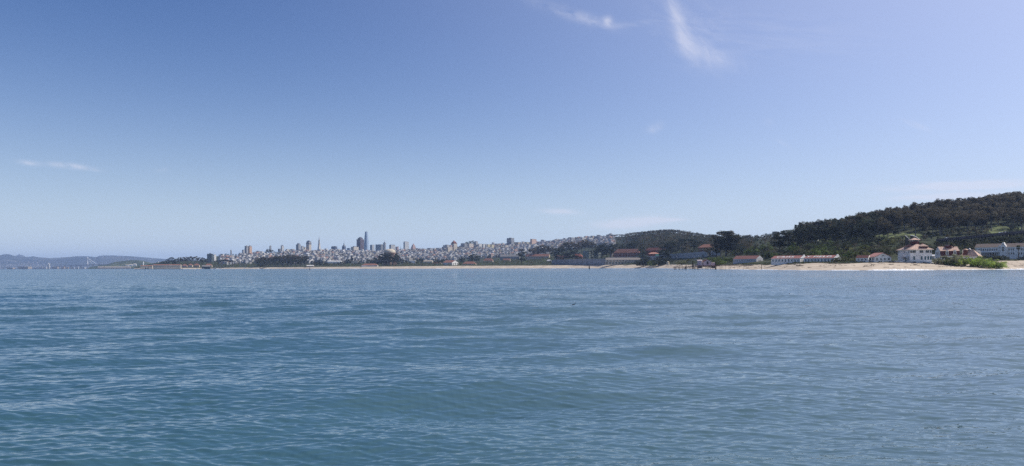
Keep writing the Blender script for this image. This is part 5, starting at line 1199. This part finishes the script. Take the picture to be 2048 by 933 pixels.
def steep():
    Y = 668; px = 1941; e = empty('steep_roofed_house', (0,0,0), rel(px, -16), 'low house with a broad pale triangular roof behind the bright bushes', 'house'); zb = zat(px, 523, Y); e.location = P(px, 523, Y); e.location.z = zb
    H = lambda y: zat(px, y, Y)-zb; w = 34/F*Y; d = 10; he = H(513.5); hr = H(499.6)
    b = MB(); b.box(-w/2, w/2, -d/2, d/2, -2, he, w_white); b.build('walls', e)
    b = MB(); b.hip(-w/2-.6, w/2+.6, -d/2-.6, d/2+.6, he+.01, hr, tile_p, inset=w*.40); rf = b.build('roof', e)
    b = MB(); b.box(-w*.30, -w*.10, -d*.45, -d*.1, he+1, hr-.3, tile_d); b.gable(-w*.32, -w*.08, -d*.5, 0, hr-.3, hr+.7, tile_p, 'y'); b.build('dormer', rf)
    b = MB(); b.box(-w*.40, -w*.31, -1.0, .2, he+.5, hr, w_white); b.build('chimney', rf)
    b = MB(); b.hip(-w*.12, w*.02, -1.2, 1.2, hr+.1, hr+1.5, w_white); b.build('roof_vent', rf)
    windows(e, w, d, 1.2, 1.3, 1.9, [w*(i-2)/5.6 for i in range(5)])
steep()
def hall():
    Y = 764; px = 2022; e = empty('long_white_hall', (0,0,0), rel(px, -14), 'long two-storey white hall with a curved gable and dark roof at the right edge', 'building'); zb = zat(px, 518, Y); e.location = P(px, 518, Y); e.location.z = zb
    al = math.atan((px-1024)/F); d = 14; w = 140/F*Y*math.cos(al)/math.cos(R(14)); H = lambda y: zat(px, y, Y)-zb; he = H(494.5); hr = H(487)
    X = lambda p: (p-px)/F*Y*math.cos(al)/math.cos(R(14))
    b = MB(); b.box(-w/2, w/2, -d/2, d/2, -2.5, he, w_white); b.build('walls', e)
    b = MB(); b.gable(-w/2-.3, w/2+.3, -d/2-.5, d/2+.5, he+.01, hr, mat('brown_grey_roof', (.17,.13,.11), vary=.15, scale=1), endm=w_white); b.build('roof', e)
    # mission gable bay
    b = MB(); x0, x1 = X(2004.5), X(2017.5); c = (x0+x1)/2; s = (x1-x0)/2; yf = -d/2-1.6
    pr = [(-1,-2.5),(1,-2.5),(1,he+.6),(.8,he+.9),(.72,he+2.0),(.45,he+2.5),(.38,he+3.9),(.18,he+4.8),(-.18,he+4.8),(-.38,he+3.9),(-.45,he+2.5),(-.72,he+2.0),(-.8,he+.9),(-1,he+.6)]; n = len(pr)
    pts = [(c+s*a, yf, z) for a, z in pr]+[(c+s*a, -d/2+2.5, z) for a, z in pr]; b.poly(pts, [tuple(range(n)), tuple(range(n, 2*n))[::-1]]+[(i, n+i, n+(i+1) % n, (i+1) % n) for i in range(n)], w_white); bay = b.build('gable_bay', e)
    for z, hh in ((H(514.5), 2.2), (H(503), 2.4), (H(498), 2.2), (H(491), 1.2)):
        b = MB(); ww = .9 if z < H(495) else .4; b.box(c-ww, c+ww, yf-.10, yf+.02, z, z+hh*.9, glassd); b.build('window', bay)
    b = MB(); b.cyl((c-s*1.25, yf+1, he), (c-s*1.25, yf+1, he+2.0), .9, .7, w_white, 8); b.build('roof_vent', e)
    xs = [X(p) for p in (1961, 1965.5, 1970, 1974.5, 1979, 1983.5, 1988, 1992.5, 1997, 2022, 2026.5, 2031, 2042, 2047, 2052, 2060, 2068, 2076)]
    windows(e, w, d, H(501.5), 1.0, 2.1, [x for x in xs if abs(x) < w/2]); windows(e, w, d, H(509.5), 1.0, 2.1, [x for x in xs if abs(x) < w/2 and not X(1962) < x < X(2000)])
    b = MB(); xa, xb = X(1963), X(2001); b.box(xa, xb, -d/2-2.2, -d/2-2.0, 0, .9, w_white); b.box(xa, xb, -d/2-2.3, -d/2, H(504.8), H(504.2), w_white)
    for i in range(12): x = xa+(xb-xa)*i/11; b.box(x-.15, x+.15, -d/2-2.25, -d/2-1.95, 0, H(504.8), w_white)
    b.box(xa, xb, -d/2-.12, -d/2-.02, .2, H(505.2), glassd); b.build('veranda', e)
hall()
shed('annex_hall', 'grey-white low wing joined at the left end of the long white hall', 1948, 1962, 501, 517, 742, conc, grey_roof, .3, -14, 9)
shed('roof_terrace_block', 'flat pale roofs behind the right end of the long white hall', 2028, 2075, 479.5, 489, 800, w_white, w_cream, .45, -10, 12)
shed('small_outbuilding', 'small cream outbuilding between the station and the bushes', 1863, 1871, 509.5, 517.5, 660, w_cream, w_white, .4, -10, 5)

def lettering(e, w, d, he, h, word, xc, size, zoff=.16):
    cu = bpy.data.curves.new('lettering', 'FONT'); cu.body = word; cu.size = size; cu.align_x = 'CENTER'; cu.align_y = 'CENTER'; cu.extrude = .03; cu.space_character = 1.15; cu.offset = .09
    t = bpy.data.objects.new('tmp', cu); COL.objects.link(t); bpy.context.view_layer.update(); me = bpy.data.meshes.new_from_object(t.evaluated_get(bpy.context.evaluated_depsgraph_get())); bpy.data.objects.remove(t)
    me.name = 'lettering'; me.materials.clear(); me.materials.append(w_white)
    o = bpy.data.objects.new('lettering', me); COL.objects.link(o); rf = [c for c in e.children if c.name.startswith('roof')][0]; o.parent = rf
    run = d/2+.4; sl = math.atan2(h-he, run); o.location = (xc, -run*.52, he+(h-he)*.48+zoff); o.rotation_euler = (sl, 0, 0); o.scale = (1.35, 1, 1)
def barrack(px0, px1, pg, yt, Y, label, word, xc, nwin):
    """long side px0..pg, gable end pg..px1"""
    pc = (px0+px1)/2; al = math.atan((pc-1024)/F); th = R(30); w = (pg-px0)/F*Y*math.cos(al)/math.cos(th); d = (px1-pg)/F*Y*math.cos(al)/math.sin(th)
    yb = 525.6; zb = zat(pc, yb, Y); h = zat(pc, yt, Y)-zb; he = h*.60; e = empty('airfield_barracks', P(pc, yb, Y), rel(pc, -30), label, 'building', 'white airfield barracks'); e.location.z = zb
    b = MB(); b.box(-w/2, w/2, -d/2, d/2, -2.5, he, w_white); b.build('walls', e)
    b = MB(); b.gable(-w/2-.3, w/2-.02, -d/2-.5, d/2+.5, he+.01, h, mat('barracks_red_roof', (.33,.145,.125), vary=.12, scale=1)); b.gable(w/2, w/2+.35, -d/2-.3, d/2+.3, he+.01, h+.45, w_white, endm=w_white); b.box(w/2-.3, w/2+.36, -1.3, 1.3, h-.3, h+.8, w_white); b.build('roof', e)
    windows(e, w, d, he*.22, 1.0, he*.55, [w*(i-(nwin-1)/2)/(nwin+.2) for i in range(nwin)], glass=mat('teal_glass', (.05,.12,.14), rough=.2))
    windows(e, w, d, he*.22, 1.1, he*.5, [-d*.25, 0, d*.25], face='right'); b = MB(); b.box(w/2+.01, w/2+.45, -.8, .8, 0, 2.3, glassd); b.build('door', e)
    lettering(e, w, d, he, h, word, xc*w, 5.0); return e
barrack(1542, 1614, 1600, 511.8, 735, 'left white barracks with CRISS painted on its red roof', 'CRISS', -.06, 9)
barrack(1607, 1682, 1667, 511.0, 700, 'right white barracks with Y FIELD painted on its red roof', 'Y FIELD', -.04, 9)
# low red-roofed shed left of the barracks
def shedp(e, w, d, he, h):
    windows(e, w, d, he*.3, 1.1, he*.4, [w*(i-4)/9.6 for i in range(9)]); windows(e, w, d, he*.3, 1.1, he*.4, [-2.5, 0, 2.5], face='right')
shed('airfield_shed', 'low pale shed with a dull red roof left of the two barracks', 1466, 1526, 511.8, 525, 830, mat('grey_white_boards', (.50,.50,.52), vary=.06), mat('dull_red_roof', (.22,.10,.085), vary=.12, scale=1), .5, -30, 17, parts=shedp)

# ---- raised road on the right with its piers, parapet and cars
def viaduct():
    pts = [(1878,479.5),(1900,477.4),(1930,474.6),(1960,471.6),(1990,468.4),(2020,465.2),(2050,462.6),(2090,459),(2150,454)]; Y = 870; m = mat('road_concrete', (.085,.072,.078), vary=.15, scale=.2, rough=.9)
    p0 = P(pts[0][0], 500, Y); e = empty('raised_road', p0, 0, 'raised road on concrete piers crossing the foot of the wooded hill', 'viaduct'); e.location.z = 0; o = e.location.copy()
    q = lambda px, y, dy=0: (P(px, y, Y).x-o.x, dy, P(px, y, Y).z)
    def strip(z0, z1, y0, y1, mm, nm):
        b = MB()
        for a, c in zip(pts[:-1], pts[1:]):
            p, r = q(*a), q(*c); b.poly([(p[0],y0,p[2]+z0),(r[0],y0,r[2]+z0),(r[0],y1,r[2]+z0),(p[0],y1,p[2]+z0),(p[0],y0,p[2]+z1),(r[0],y0,r[2]+z1),(r[0],y1,r[2]+z1),(p[0],y1,p[2]+z1)], [(3,2,1,0),(4,5,6,7),(0,1,5,4),(1,2,6,5),(2,3,7,6),(3,0,4,7)], mm)
        b.build(nm, e)
    strip(-1.7, -.01, -6, 6, m, 'deck'); strip(0, .9, -6.2, -5.9, m, 'parapet'); strip(0, .9, 5.9, 6.2, m, 'parapet')
    for px in range(1884, 2150, 7):
        yy = float(np.interp(px, [p[0] for p in pts], [p[1] for p in pts])); t = q(px, yy); g_ = ground(px, Y)
        b = MB(); b.box(t[0]-.5, t[0]+.5, -4.5, -3.4, g_-3, t[2]-1.7, m); b.box(t[0]-.5, t[0]+.5, 3.4, 4.5, g_-3, t[2]-1.7, m); b.box(t[0]-.7, t[0]+.7, -5.6, 5.6, t[2]-2.7, t[2]-1.71, m); b.build('pier', e)
viaduct()
# curved white parapet of the hillside stair behind the lookout
def curved_wall():
    b = MB(); pts = []; rw_ = mat('bluff_retaining', (.10,.085,.065), vary=.25, scale=.3)
    for i in range(17):
        t = i/16; px = 1810.5+28*t; y = 471.5+(9.2*math.sin(math.pi*min(1, t*1.0)) if t < .5 else 9.2*math.sin(math.pi*t))*0+ (8.5*(t/.34) if t < .34 else 0)
        if t >= .34: px = 1820+19*((t-.34)/.66); y = 471.0+8.5*((t-.34)/.66)**2
        pts.append((px, y))
    L = pts[:6]; Rr = pts[6:]
    for seq in (L, Rr):
        for a, c in zip(seq[:-1], seq[1:]):
            p, r = P(a[0], a[1], 842), P(c[0], c[1], 842); b.cyl(p, r, .38, .38, w_white, 6)
            b.poly([p+Vector((0,.05,-9)), r+Vector((0,.05,-9)), r+Vector((0,.05,-.1)), p+Vector((0,.05,-.1)), p+Vector((0,.5,-9)), r+Vector((0,.5,-9)), r+Vector((0,.5,-.1)), p+Vector((0,.5,-.1))], [(0,1,2,3),(7,6,5,4),(3,2,6,7),(0,3,7,4),(1,5,6,2),(0,4,5,1)], rw_)
    o = b.build('stair_parapet'); tag(o, 'curving white parapet on the bluff just behind the station lookout', 'wall')
curved_wall()

# ---- cars
car_paint = {}
def car_proto(col, name):
    e = empty('parked_car', (0,0,0)); pm = mat('car_paint_'+name, col, rough=.3, spec=.6, vary=.02); ty = mat('tyre', (.02,.02,.02))
    b = MB(); pr = [(-2.2,.35),(2.2,.35),(2.25,.75),(1.35,.95),(.75,1.42),(-.9,1.45),(-1.7,1.0),(-2.25,.85)]; n = len(pr)
    b.poly([(x,-.85,z) for x,z in pr]+[(x,.85,z) for x,z in pr], [tuple(range(n)), tuple(range(n,2*n))[::-1]]+[(i,n+i,n+(i+1)%n,(i+1)%n) for i in range(n)], pm); b.build('body', e)
    b = MB(); b.box(-1.3, 1.0, -.87, -.86, .98, 1.34, glassd); b.box(-1.3, 1.0, .86, .87, .98, 1.34, glassd); b.build('window', e)
    for x in (-1.4, 1.4):
        for y in (-.85, .65): b = MB(); b.cyl((x, y, .33), (x, y+.2, .33), .33, .33, ty, 12); b.build('wheel', e)
    return e
CP = [car_proto(c, n) for c, n in (((.75,.76,.78), 'white'), ((.06,.07,.09), 'dark'), ((.45,.47,.50), 'silver'), ((.12,.20,.32), 'blue'))]
CN = ['white', 'dark', 'silver', 'blue']
used = set()
def car(k, px, Y, dz, label, rz=None, group=None):
    loc = (gp(px, Y)+Vector((0,0,.05))) if dz is None else dz
    r_ = rel(px, random.choice([-6, 6, 174])) if rz is None else rz
    if k not in used: o = CP[k]; used.add(k); o.location = loc; o.rotation_euler.z = r_
    else: o = clone(CP[k], loc, r_)
    tag(o, label, 'car', group); return o
for i, (px, k) in enumerate(((1783, 1), (1793, 2), (1800, 0), (1820, 2), (1827, 1), (1833, 0), (1840, 2), (1848, 1), (1855, 3), (1861, 0))):
    car(k, px, 634-((px > 1815)*2), None, '%s car parked in front of the station house, %s' % (CN[k], ('%s from the left' % ordinal(i))), group='cars parked by the station house')
for i, (px, k, yy) in enumerate(((1893, 0, 477.2), (1999, 0, 466.6), (2004.5, 2, 466.0), (2010.5, 0, 465.4))):
    loc = P(px, yy+.9, 870); loc.z = P(px, float(np.interp(px, [1878, 2050], [479.5, 462.6])), 870).z + .05
    car(k, px, 870, loc + Vector((0, -2, 0)), '%s car driving on the raised road, %s from the left' % (CN[k], ordinal(i)), rz=0.05, group='cars on the raised road')
for i, (px, k) in enumerate(((1362, 1), (1377, 0), (1384, 2), (1391, 0))):
    car(k, px, 1470, None, '%s car beyond the beach grass left of the pier house, %s of four' % (CN[k], ordinal(i)), group='cars behind the beach grass')
for k, o in enumerate(CP):
    if k not in used:
        for c in list(o.children): bpy.data.objects.remove(c)
        bpy.data.objects.remove(o)

# ---- fences and barriers along the back of the beach
def rail(name, label, pts, post_h, step, m, beams, post_w=.12, cat='fence'):
    # follows the ground where it shows at the given picture rows
    e = empty(name, (0,0,0), 0, label, cat); b = MB(); pb = MB()
    xs = np.arange(pts[0][0], pts[-1][0], step)
    fr = [(float(x), float(np.interp(x, [p[0] for p in pts], [p[1] for p in pts])), float(np.interp(x, [p[0] for p in pts], [p[2] for p in pts]))) for x in xs]
    V3 = []
    for x, y, Y in fr:
        q = gp(x, Yrow(x, y)); V3.append(q)
    for z0, z1 in beams:
        for a, c in zip(V3[:-1], V3[1:]):
            b.poly([a+Vector((0,0,z0)), c+Vector((0,0,z0)), c+Vector((0,.12,z0)), a+Vector((0,.12,z0)), a+Vector((0,0,z1)), c+Vector((0,0,z1)), c+Vector((0,.12,z1)), a+Vector((0,.12,z1))], [(3,2,1,0),(4,5,6,7),(0,1,5,4),(1,2,6,5),(2,3,7,6),(3,0,4,7)], m)
    b.build('rail', e)
    for i, a in enumerate(V3[:100]):
        q = MB(); q.box(a.x-post_w, a.x+post_w, a.y-post_w+.25, a.y+post_w+.25, a.z-2.0, a.z+post_h, m); q.build('post', e)
    return e
fence_m = mat('grey_fence_wood', (.22,.21,.20), vary=.2, scale=2, rough=.9)
rail('wooden_fence', 'low grey post fence in front of the barracks', [(1530,526.6,676),(1600,526.0,655),(1680,525.0,640),(1742,524.6,630)], .9, 3.0, fence_m, ((.05,.3),(.5,.7)))
rail('timber_edge', 'dark timber edge with short posts running down the beach to the pier', [(1432,532.2,808),(1470,531.4,775),(1530,530.4,730),(1600,528.9,668),(1650,528.0,645),(1704,526.8,632)], .35, 4.0, wood_d, ((-.55,.25),), .25)
b = MB()
a0, a1 = P(1592, 531.6, 640), P(1607, 532.2, 636); b.cyl(a0, a1, .35, .3, wood_d, 8); tag(b.build('fallen_beam'), 'long dark beam lying on the sand below the barracks', 'beam')

# ---- pier
pier_wood = mat('reddish_pier_timber', (.115, .060, .050), vary=.3, scale=2, rough=.9)
def pier():
    e = empty('timber_pier', P(1385, 540, 790), 0, 'dark timber pier on piles reaching left into the water', 'pier'); e.location.z = 0; o = e.location.copy()
    def q(px, y, Y): v = P(px, y, Y); return v-o
    b = MB()
    def slab(p0, p1, y0, y1, th, mm, wd=3.0):
        a, c = q(p0, y0, 790), q(p1, y1, 806 if p1 > 1415 else 795)
        b.poly([a+Vector((0,-wd,-th)), c+Vector((0,-wd,-th)), c+Vector((0,wd,-th)), a+Vector((0,wd,-th)), a+Vector((0,-wd,0)), c+Vector((0,-wd,0)), c+Vector((0,wd,0)), a+Vector((0,wd,0))], [(3,2,1,0),(4,5,6,7),(0,1,5,4),(1,2,6,5),(2,3,7,6),(3,0,4,7)], mm)
    slab(1348, 1393, 534.3, 533.6, .55, pier_wood); b.build('lower_deck', e)
    b = MB(); slab(1391.5, 1437, 531.6, 531.2, .9, pier_wood, 4.5); b.build('upper_deck', e)
    b = MB(); slab(1437, 1506, 531.2, 531.0, .5, pier_wood, 1.8); b.build('ramp', e)
    piles = [(1349,2.2),(1351,2.0),(1358.5,1.8),(1363,.9),(1366,1.0),(1368.6,2.0),(1371.8,1.8),(1379,1.8),(1384,.9),(1388,2.2),(1390,1.8),(1393,1.3),(1396,1.4),(1399,1.0),(1404,1.0),(1410,1.2),(1415,1.0),(1420,1.3),(1426,1.0),(1432,1.4),(1441,.9),(1450,.9),(1459,.9),(1468,.8),(1477,.8),(1486,.8),(1495,.8)]
    for i, (px, wd) in enumerate(piles):
        Y = 788 if px < 1395 else 798; top = q(px, 534.4 if px < 1391 else 531.9, Y); r = wd/2/F*Y*.5
        for dy in ((-2.4, 2.2) if i % 2 == 0 else (-2.4,)):
            c = MB(); c.cyl((top.x, top.y+dy, -2.5 if px < 1440 else ground(px, Y)-1), (top.x, top.y+dy, top.z-.2), r, r*.85, pier_wood, 8); c.build('pile', e)
    c = MB()
    for i in range(9): x = q(1349+i*5.2, 534, 790); c.cyl((x.x, x.y-2.9, x.z-.1), (x.x, x.y-2.9, x.z+.9), .07, .07, pier_wood, 5)
    for i in range(13): x = q(1437+i*5.4, 531.2, 802); c.cyl((x.x, x.y-1.7, x.z-.1), (x.x, x.y-1.7, x.z+.9), .07, .07, pier_wood, 5)
    a, g_ = q(1437, 531.2, 802), q(1506, 531.0, 802); c.cyl(a+Vector((0,-1.7,.85)), g_+Vector((0,-1.7,.85)), .06, .06, pier_wood, 5); c.build('railing', e)
pier()
pinkb = mat('pale_pink_boards', (.60,.50,.52), vary=.05)
e = gablefront('pier_house', 'small pale pink house with a dark-framed window on the pier', 1403.5, 1422.6, 1407.5, 519.2, 531.4, 803, pinkb, tile_d, 28, roofh=.32, nwin=1, wdk=(2.0, 2.6), side=1)
for c in list(e.children):
    if c.name.startswith('window') and c.data.polygons: 
        for i, m in enumerate(c.data.materials):
            if m == w_white: c.data.materials[i] = tile_d
shed('pier_annex', 'lower boxy pale pink shed joined left of the pier house', 1394.8, 1404.4, 520.2, 531.5, 800, pinkb, pinkb, .12, -4, 5)
shed('pier_screen', 'low pale board screen right of the pier house', 1422.8, 1430, 525.5, 531.4, 806, pinkb, pinkb, .05, -4, 2)
def pole(name, label, px, yt, yb, Y, r, m, cat, lamp=False, z0=None):
    e = empty(name, P(px, yb, Y), 0, label, cat); z = e.location.z if z0 is None else z0; e.location.z = z; h = zat(px, yt, Y)-z
    b = MB(); b.cyl((0,0,-2.5), (0,0,h), r, r*.8, m, 8); b.build('pole', e)
    if lamp: b = MB(); b.cyl((-.8,0,h), (.8,0,h+.1), .22, .22, w_white, 6); b.build('lamp_head', e)
    return e
pole('mooring_post', 'tall dark mooring post beside the pier deck, left of the pink annex', 1385.5, 521.5, 534, 786, .55, wood_d, 'post')
pole('mooring_post', 'short dark post on the pier deck left of the tall mooring post', 1372.2, 530.2, 534.4, 786, .35, wood_d, 'post')
pole('mooring_post', 'tall dark post just right of the pier house', 1430.8, 523.6, 536, 800, .65, wood_d, 'post')
pole('mooring_post', 'short dark post just right of the tall mooring post on the deck', 1387.6, 529, 534, 786, .3, wood_d, 'post')
pole('light_pole', 'thin grey light pole behind the pier house annex', 1401, 511, 530, 815, .14, steel, 'pole')
for i, (px, yt, yb, Y) in enumerate(((1397.5,511.6,522,1300),(1436,511.2,521,1250),(1388,515.6,521,1420),(1354,513,524,1450),(1311.5,517.2,526,1900))):
    pole('street_lamp', 'white-headed street lamp standing %s' % ['above the pier annex', 'over the bushes right of the pier house', 'left of the pier annex', 'on the grass left of the pier', 'under the green road sign'][i], px, yt, yb, Y, .16, steel, 'street lamp', lamp=True)
pole('beach_post', 'short dark stake standing in the sand right of the pier ramp', 1523, 529.4, 535.5, 712, .28, wood_d, 'post')
# channel markers
def marker():
    Y = 1060; e = empty('channel_marker', P(1178.8, 539.2, Y), 0, 'dark pile marker in the water right of centre, with a small red board', 'marker'); e.location.z = 0; H = lambda y: zat(1178.8, y, Y)
    b = MB(); 
    for a in (0, 2.1, 4.2): b.cyl((.75*math.cos(a), .75*math.sin(a), -3), (.35*math.cos(a)-.3, .35*math.sin(a), H(533.4)), .42, .36, mat('marker_blue_green', (.02,.045,.06)), 8)
    b.build('pile', e)
    b = MB(); b.box(-1.2, .5, -.9, -.75, H(533.2), H(532.0), mat('marker_red', (.10,.02,.015))); b.build('board', e)
    b = MB(); b.lathe([(.05, H(534.6)), (.38, H(534.4)), (.38, H(533.6)), (.05, H(533.4))], w_white, 10, 1.0, 0); b.build('lamp', e)
marker()
pole('beach_marker', 'thin dark post standing in the water left of centre', 619.5, 535.0, 540.6, 1090, .42, wood_d, 'post', z0=0)
def buoy():
    e = empty('buoy', P(364, 539, 2200), 0, 'small dark buoy floating off the pier sheds', 'buoy'); e.location.z = 0
    b = MB(); b.lathe([(.6,-.8),(1.4,-.3),(1.4,.5),(.5,.9),(.35,2.4),(.1,2.7)], mat('buoy_dark', (.03,.03,.035)), 10); b.build('float', e); b = MB(); b.lathe([(.1,2.7),(.28,2.9),(.1,3.2)], w_white, 8); b.build('lamp', e)
buoy()

# ---- water birds, seal
def skin_obj(name, joints, edges, m, levels=2):
    me = bpy.data.meshes.new(name); me.from_pydata([j[0] for j in joints], edges, []); o = bpy.data.objects.new(name, me); COL.objects.link(o)
    md = o.modifiers.new('s', 'SKIN'); 
    for i, j in enumerate(joints):
        r = j[1]; me.skin_vertices[0].data[i].radius = r if isinstance(r, tuple) else (r, r); me.skin_vertices[0].data[i].use_root = (i == 0)
    sb = o.modifiers.new('u', 'SUBSURF'); sb.levels = levels; sb.render_levels = levels; bpy.context.view_layer.update()
    nm = bpy.data.meshes.new_from_object(o.evaluated_get(bpy.context.evaluated_depsgraph_get())); nm.name = name; bpy.data.objects.remove(o)
    nm.materials.clear(); nm.materials.append(m); nm.polygons.foreach_set('use_smooth', [True]*len(nm.polygons))
    r = bpy.data.objects.new(name, nm); COL.objects.link(r); return r
dark_f = mat('dark_feathers', (.015,.018,.025), rough=.5, vary=.2, scale=20)
def sea_z(x, y): return 0.0
Yb_ = 58; v = P(1148, 609, Yb_)
o = skin_obj('cormorant', [((-.12,0,.0),(.045,.04)),((-.24,0,.01),(.018,.02)),((-.02,0,.03),(.06,.05)),((.08,0,.03),(.045,.04)),((.125,0,.08),(.022,.022)),((.12,0,.17),(.019,.019)),((.135,0,.215),(.022,.02)),((.175,0,.222),(.012,.010)),((.215,0,.222),(.006,.005))], [(0,1),(0,2),(2,3),(3,4),(4,5),(5,6),(6,7),(7,8)], dark_f)
o.location = (v.x, Yb_, .03); o.rotation_euler.z = .1; o.scale = (.8, .8, .8); tag(o, 'dark cormorant swimming low with its neck raised', 'bird')
Ys_ = 76; v = P(1579, 590, Ys_)
o = skin_obj('harbour_seal', [((-.02,0,-.25),(.16,.14)),((0,0,-.05),(.13,.12)),((.01,0,.06),(.105,.10)),((.04,0,.13),(.075,.07)),((.10,0,.17),(.045,.04)),((.14,0,.18),(.03,.026))], [(0,1),(1,2),(2,3),(3,4),(4,5)], mat('seal_skin', (.02,.022,.028), rough=.3, vary=.2, scale=20))
o.location = (v.x, Ys_, .02); o.rotation_euler.z = 1.2; tag(o, 'dark seal head poking up out of the water, nose raised', 'seal')

# ---- people on the sand
def person(pose, cols, name='person'):
    J = {'stand': [((0,0,.95),.13),((0,0,1.2),.125),((0,0,1.42),.12),((0,0,1.53),.055),((0,0,1.66),.095),((0,0,1.76),.06),
                   ((-.1,0,.85),.095),((-.11,.02,.48),.065),((-.11,.04,.07),.045),((-.11,-.10,.04),.035),((.1,0,.85),.095),((.12,-.04,.48),.065),((.13,.06,.07),.045),((.13,-.08,.04),.035),
                   ((-.19,0,1.40),.055),((-.25,.02,1.12),.042),((-.26,-.05,.86),.03),((.19,0,1.40),.055),((.25,.02,1.12),.042),((.26,-.05,.86),.03)]}
    j = J['stand']
    if pose == 'walk':
        j = [(p, r) for p, r in j]; j[7] = ((-.11,-.16,.50),.065); j[8] = ((-.11,-.20,.08),.045); j[9] = ((-.11,-.32,.05),.035); j[11] = ((.12,.08,.50),.065); j[12] = ((.12,.32,.14),.045); j[13] = ((.12,.24,.04),.035)
        j[16] = ((-.26,.18,.92),.03); j[19] = ((.26,-.22,.92),.03)
    ed = [(0,1),(1,2),(2,3),(3,4),(4,5),(0,6),(6,7),(7,8),(8,9),(0,10),(10,11),(11,12),(12,13),(2,14),(14,15),(15,16),(2,17),(17,18),(18,19)]
    o = skin_obj(name, j, ed, cols[0], 1)
    me = o.data; me.materials.append(cols[1]); me.materials.append(cols[2]); me.materials.append(cols[3])
    for p in me.polygons:
        c = p.center; z = c.z
        p.material_index = 3 if z > 1.70 or (z > 1.6 and c.y > .03) else 0 if z > 1.50 or (abs(c.x) > .2 and z < 1.0 and z > .7) else 1 if z > .92 else 2
    return o
skin_m = mat('skin', (.45,.28,.20), vary=.05); hair_m = mat('dark_hair', (.03,.022,.018)); den = mat('dark_denim', (.03,.04,.07)); blk = mat('black_cloth', (.015,.015,.018)); wht = mat('white_cloth', (.7,.7,.7)); redc = mat('red_cloth', (.35,.04,.03)); kh = mat('khaki_cloth', (.25,.20,.13)); grn = mat('green_cloth', (.06,.10,.06))
PP = [person('walk', (skin_m, blk, den, hair_m)), person('stand', (skin_m, wht, blk, hair_m)), person('walk', (skin_m, redc, kh, hair_m)), person('stand', (skin_m, grn, den, hair_m))]
PL = ['walking person in a black top', 'standing person in a white top', 'walking person in a red top', 'standing person in a green top']
first = set()
for (px, y, k, where) in ((1743,533,0,'on the sand below the small gabled house'),(1747,533.5,3,'on the sand below the small gabled house'),(1324,532.3,0,'on the beach left of the pier'),(1327,532.4,3,'on the beach left of the pier'),(1228,532.5,2,'on the beach below the cream garages'),(1237,531.8,0,'on the beach below the cream garages'),
                          (1239,531.8,1,'on the beach below the cream garages'),(984,534.3,0,'at the water edge near centre'),(989,534.2,3,'at the water edge near centre'),(1372.5,533.6,0,'on the pier deck'),(2010,527,1,'on the sand in front of the long white hall'),(1886,530.5,2,'on the sand below the bright bushes'),(1556,534,1,'on the sand below the barracks'),(880,534.4,2,'at the water edge below the gable-ended hall'),(1119,533.4,1,'on the beach left of the water marker')):
    if 'deck' in where: loc = P(1365, 534.2, 790)
    else:
        ys, zs = prof(px); a, b_ = ys[1], ys[2]
        for _ in range(30):
            c = (a+b_)/2
            if pyof(px, c, ground(px, c)) > y: a = c
            else: b_ = c
        loc = gp(px, (a+b_)/2, .02)
    if k not in first: o = PP[k]; first.add(k)
    else: o = PP[k].copy(); COL.objects.link(o)
    o.location = loc; o.rotation_euler.z = random.uniform(0, 6.28); s = 1.0; tag(o, PL[k]+' '+where, 'person', 'people on the beach')
# ---- driftwood and kelp
DW = []
for i in range(5):
    b = MB(); L = random.uniform(2, 4.5); a = random.uniform(-.2, .2); p = Vector((-L/2, 0, .2)); 
    for k in range(4):
        q = p+Vector((L/4, random.uniform(-.25, .25), random.uniform(-.05, .12))); b.cyl(p, q, .24-.03*k, .21-.03*k, wood_d, 7); 
        if random.random() < .6: b.cyl(q, q+Vector((random.uniform(-.6,.6), random.uniform(-.4,.4), random.uniform(.3,.9))), .1, .04, wood_d, 5)
        p = q
    DW.append(b.mesh('driftwood_log'))
g = np.random.default_rng(3)
for i in range(46):
    px = float(g.choice([g.uniform(1480, 2045), g.uniform(1600, 2000), g.uniform(1290, 1400)])); ys, _ = prof(px); t = g.uniform(.45, .97); Y = ys[1]+(ys[2]-ys[1])*t
    o = bpy.data.objects.new('driftwood_log', random.choice(DW)); COL.objects.link(o); o.location = gp(px, Y, .05); o.rotation_euler.z = g.normal()*.5; s = g.uniform(.5, 1.3); o.scale = (s, s, s)
    w = 'left of the pier' if px < 1400 else 'below the low red-roofed shed' if px < 1540 else 'below the barracks' if px < 1690 else 'below the small gabled house' if px < 1795 else 'below the station house' if px < 1870 else 'below the bright bushes' if px < 2000 else 'at the right end of the beach'
    tag(o, '%s driftwood log on the sand %s' % ('large dark' if s > .95 else 'small dark', w), 'driftwood', 'driftwood on the beach')
items = []
V_ = []
for i in range(420):
    px = float(g.uniform(700, 2050)); ys, _ = prof(px); t = g.choice([g.normal(.62, .03), g.normal(.38, .02), g.normal(.85, .06)]); Y = ys[1]+(ys[2]-ys[1])*min(max(t, .2), .99); c = gp(px, Y, .05); s = g.uniform(.5, 1.8)
    V_.append(clumps([tuple(c)], [s], [26], .18, g, .12) * np.array([1,1,1]))
me = quadmesh('kelp_wrack', np.concatenate(V_), mat('kelp', (.06,.045,.03), vary=.2)); o = bpy.data.objects.new('kelp_wrack', me); COL.objects.link(o); tag(o, kind='stuff')

# ================================================================== LABELS THAT COUNT ALONG A ROW
def uniquify():
    by = {}
    bpy.context.view_layer.update()
    for o in S.objects:
        if o.parent is None and o.get('label') and o.get('kind') is None: by.setdefault(o['label'], []).append(o)
    for lb, os_ in by.items():
        if len(os_) < 2: continue
        os_.sort(key=lambda o: o.location.x/max(1.0, o.location.y))
        for i, o in enumerate(os_): o['label'] = '%s, %s from left' % (lb, ordinal(i))
uniquify()
for o in S.objects:
    if o.get('label') and len(o['label'].split()) > 16: print('LONG', o['label'])
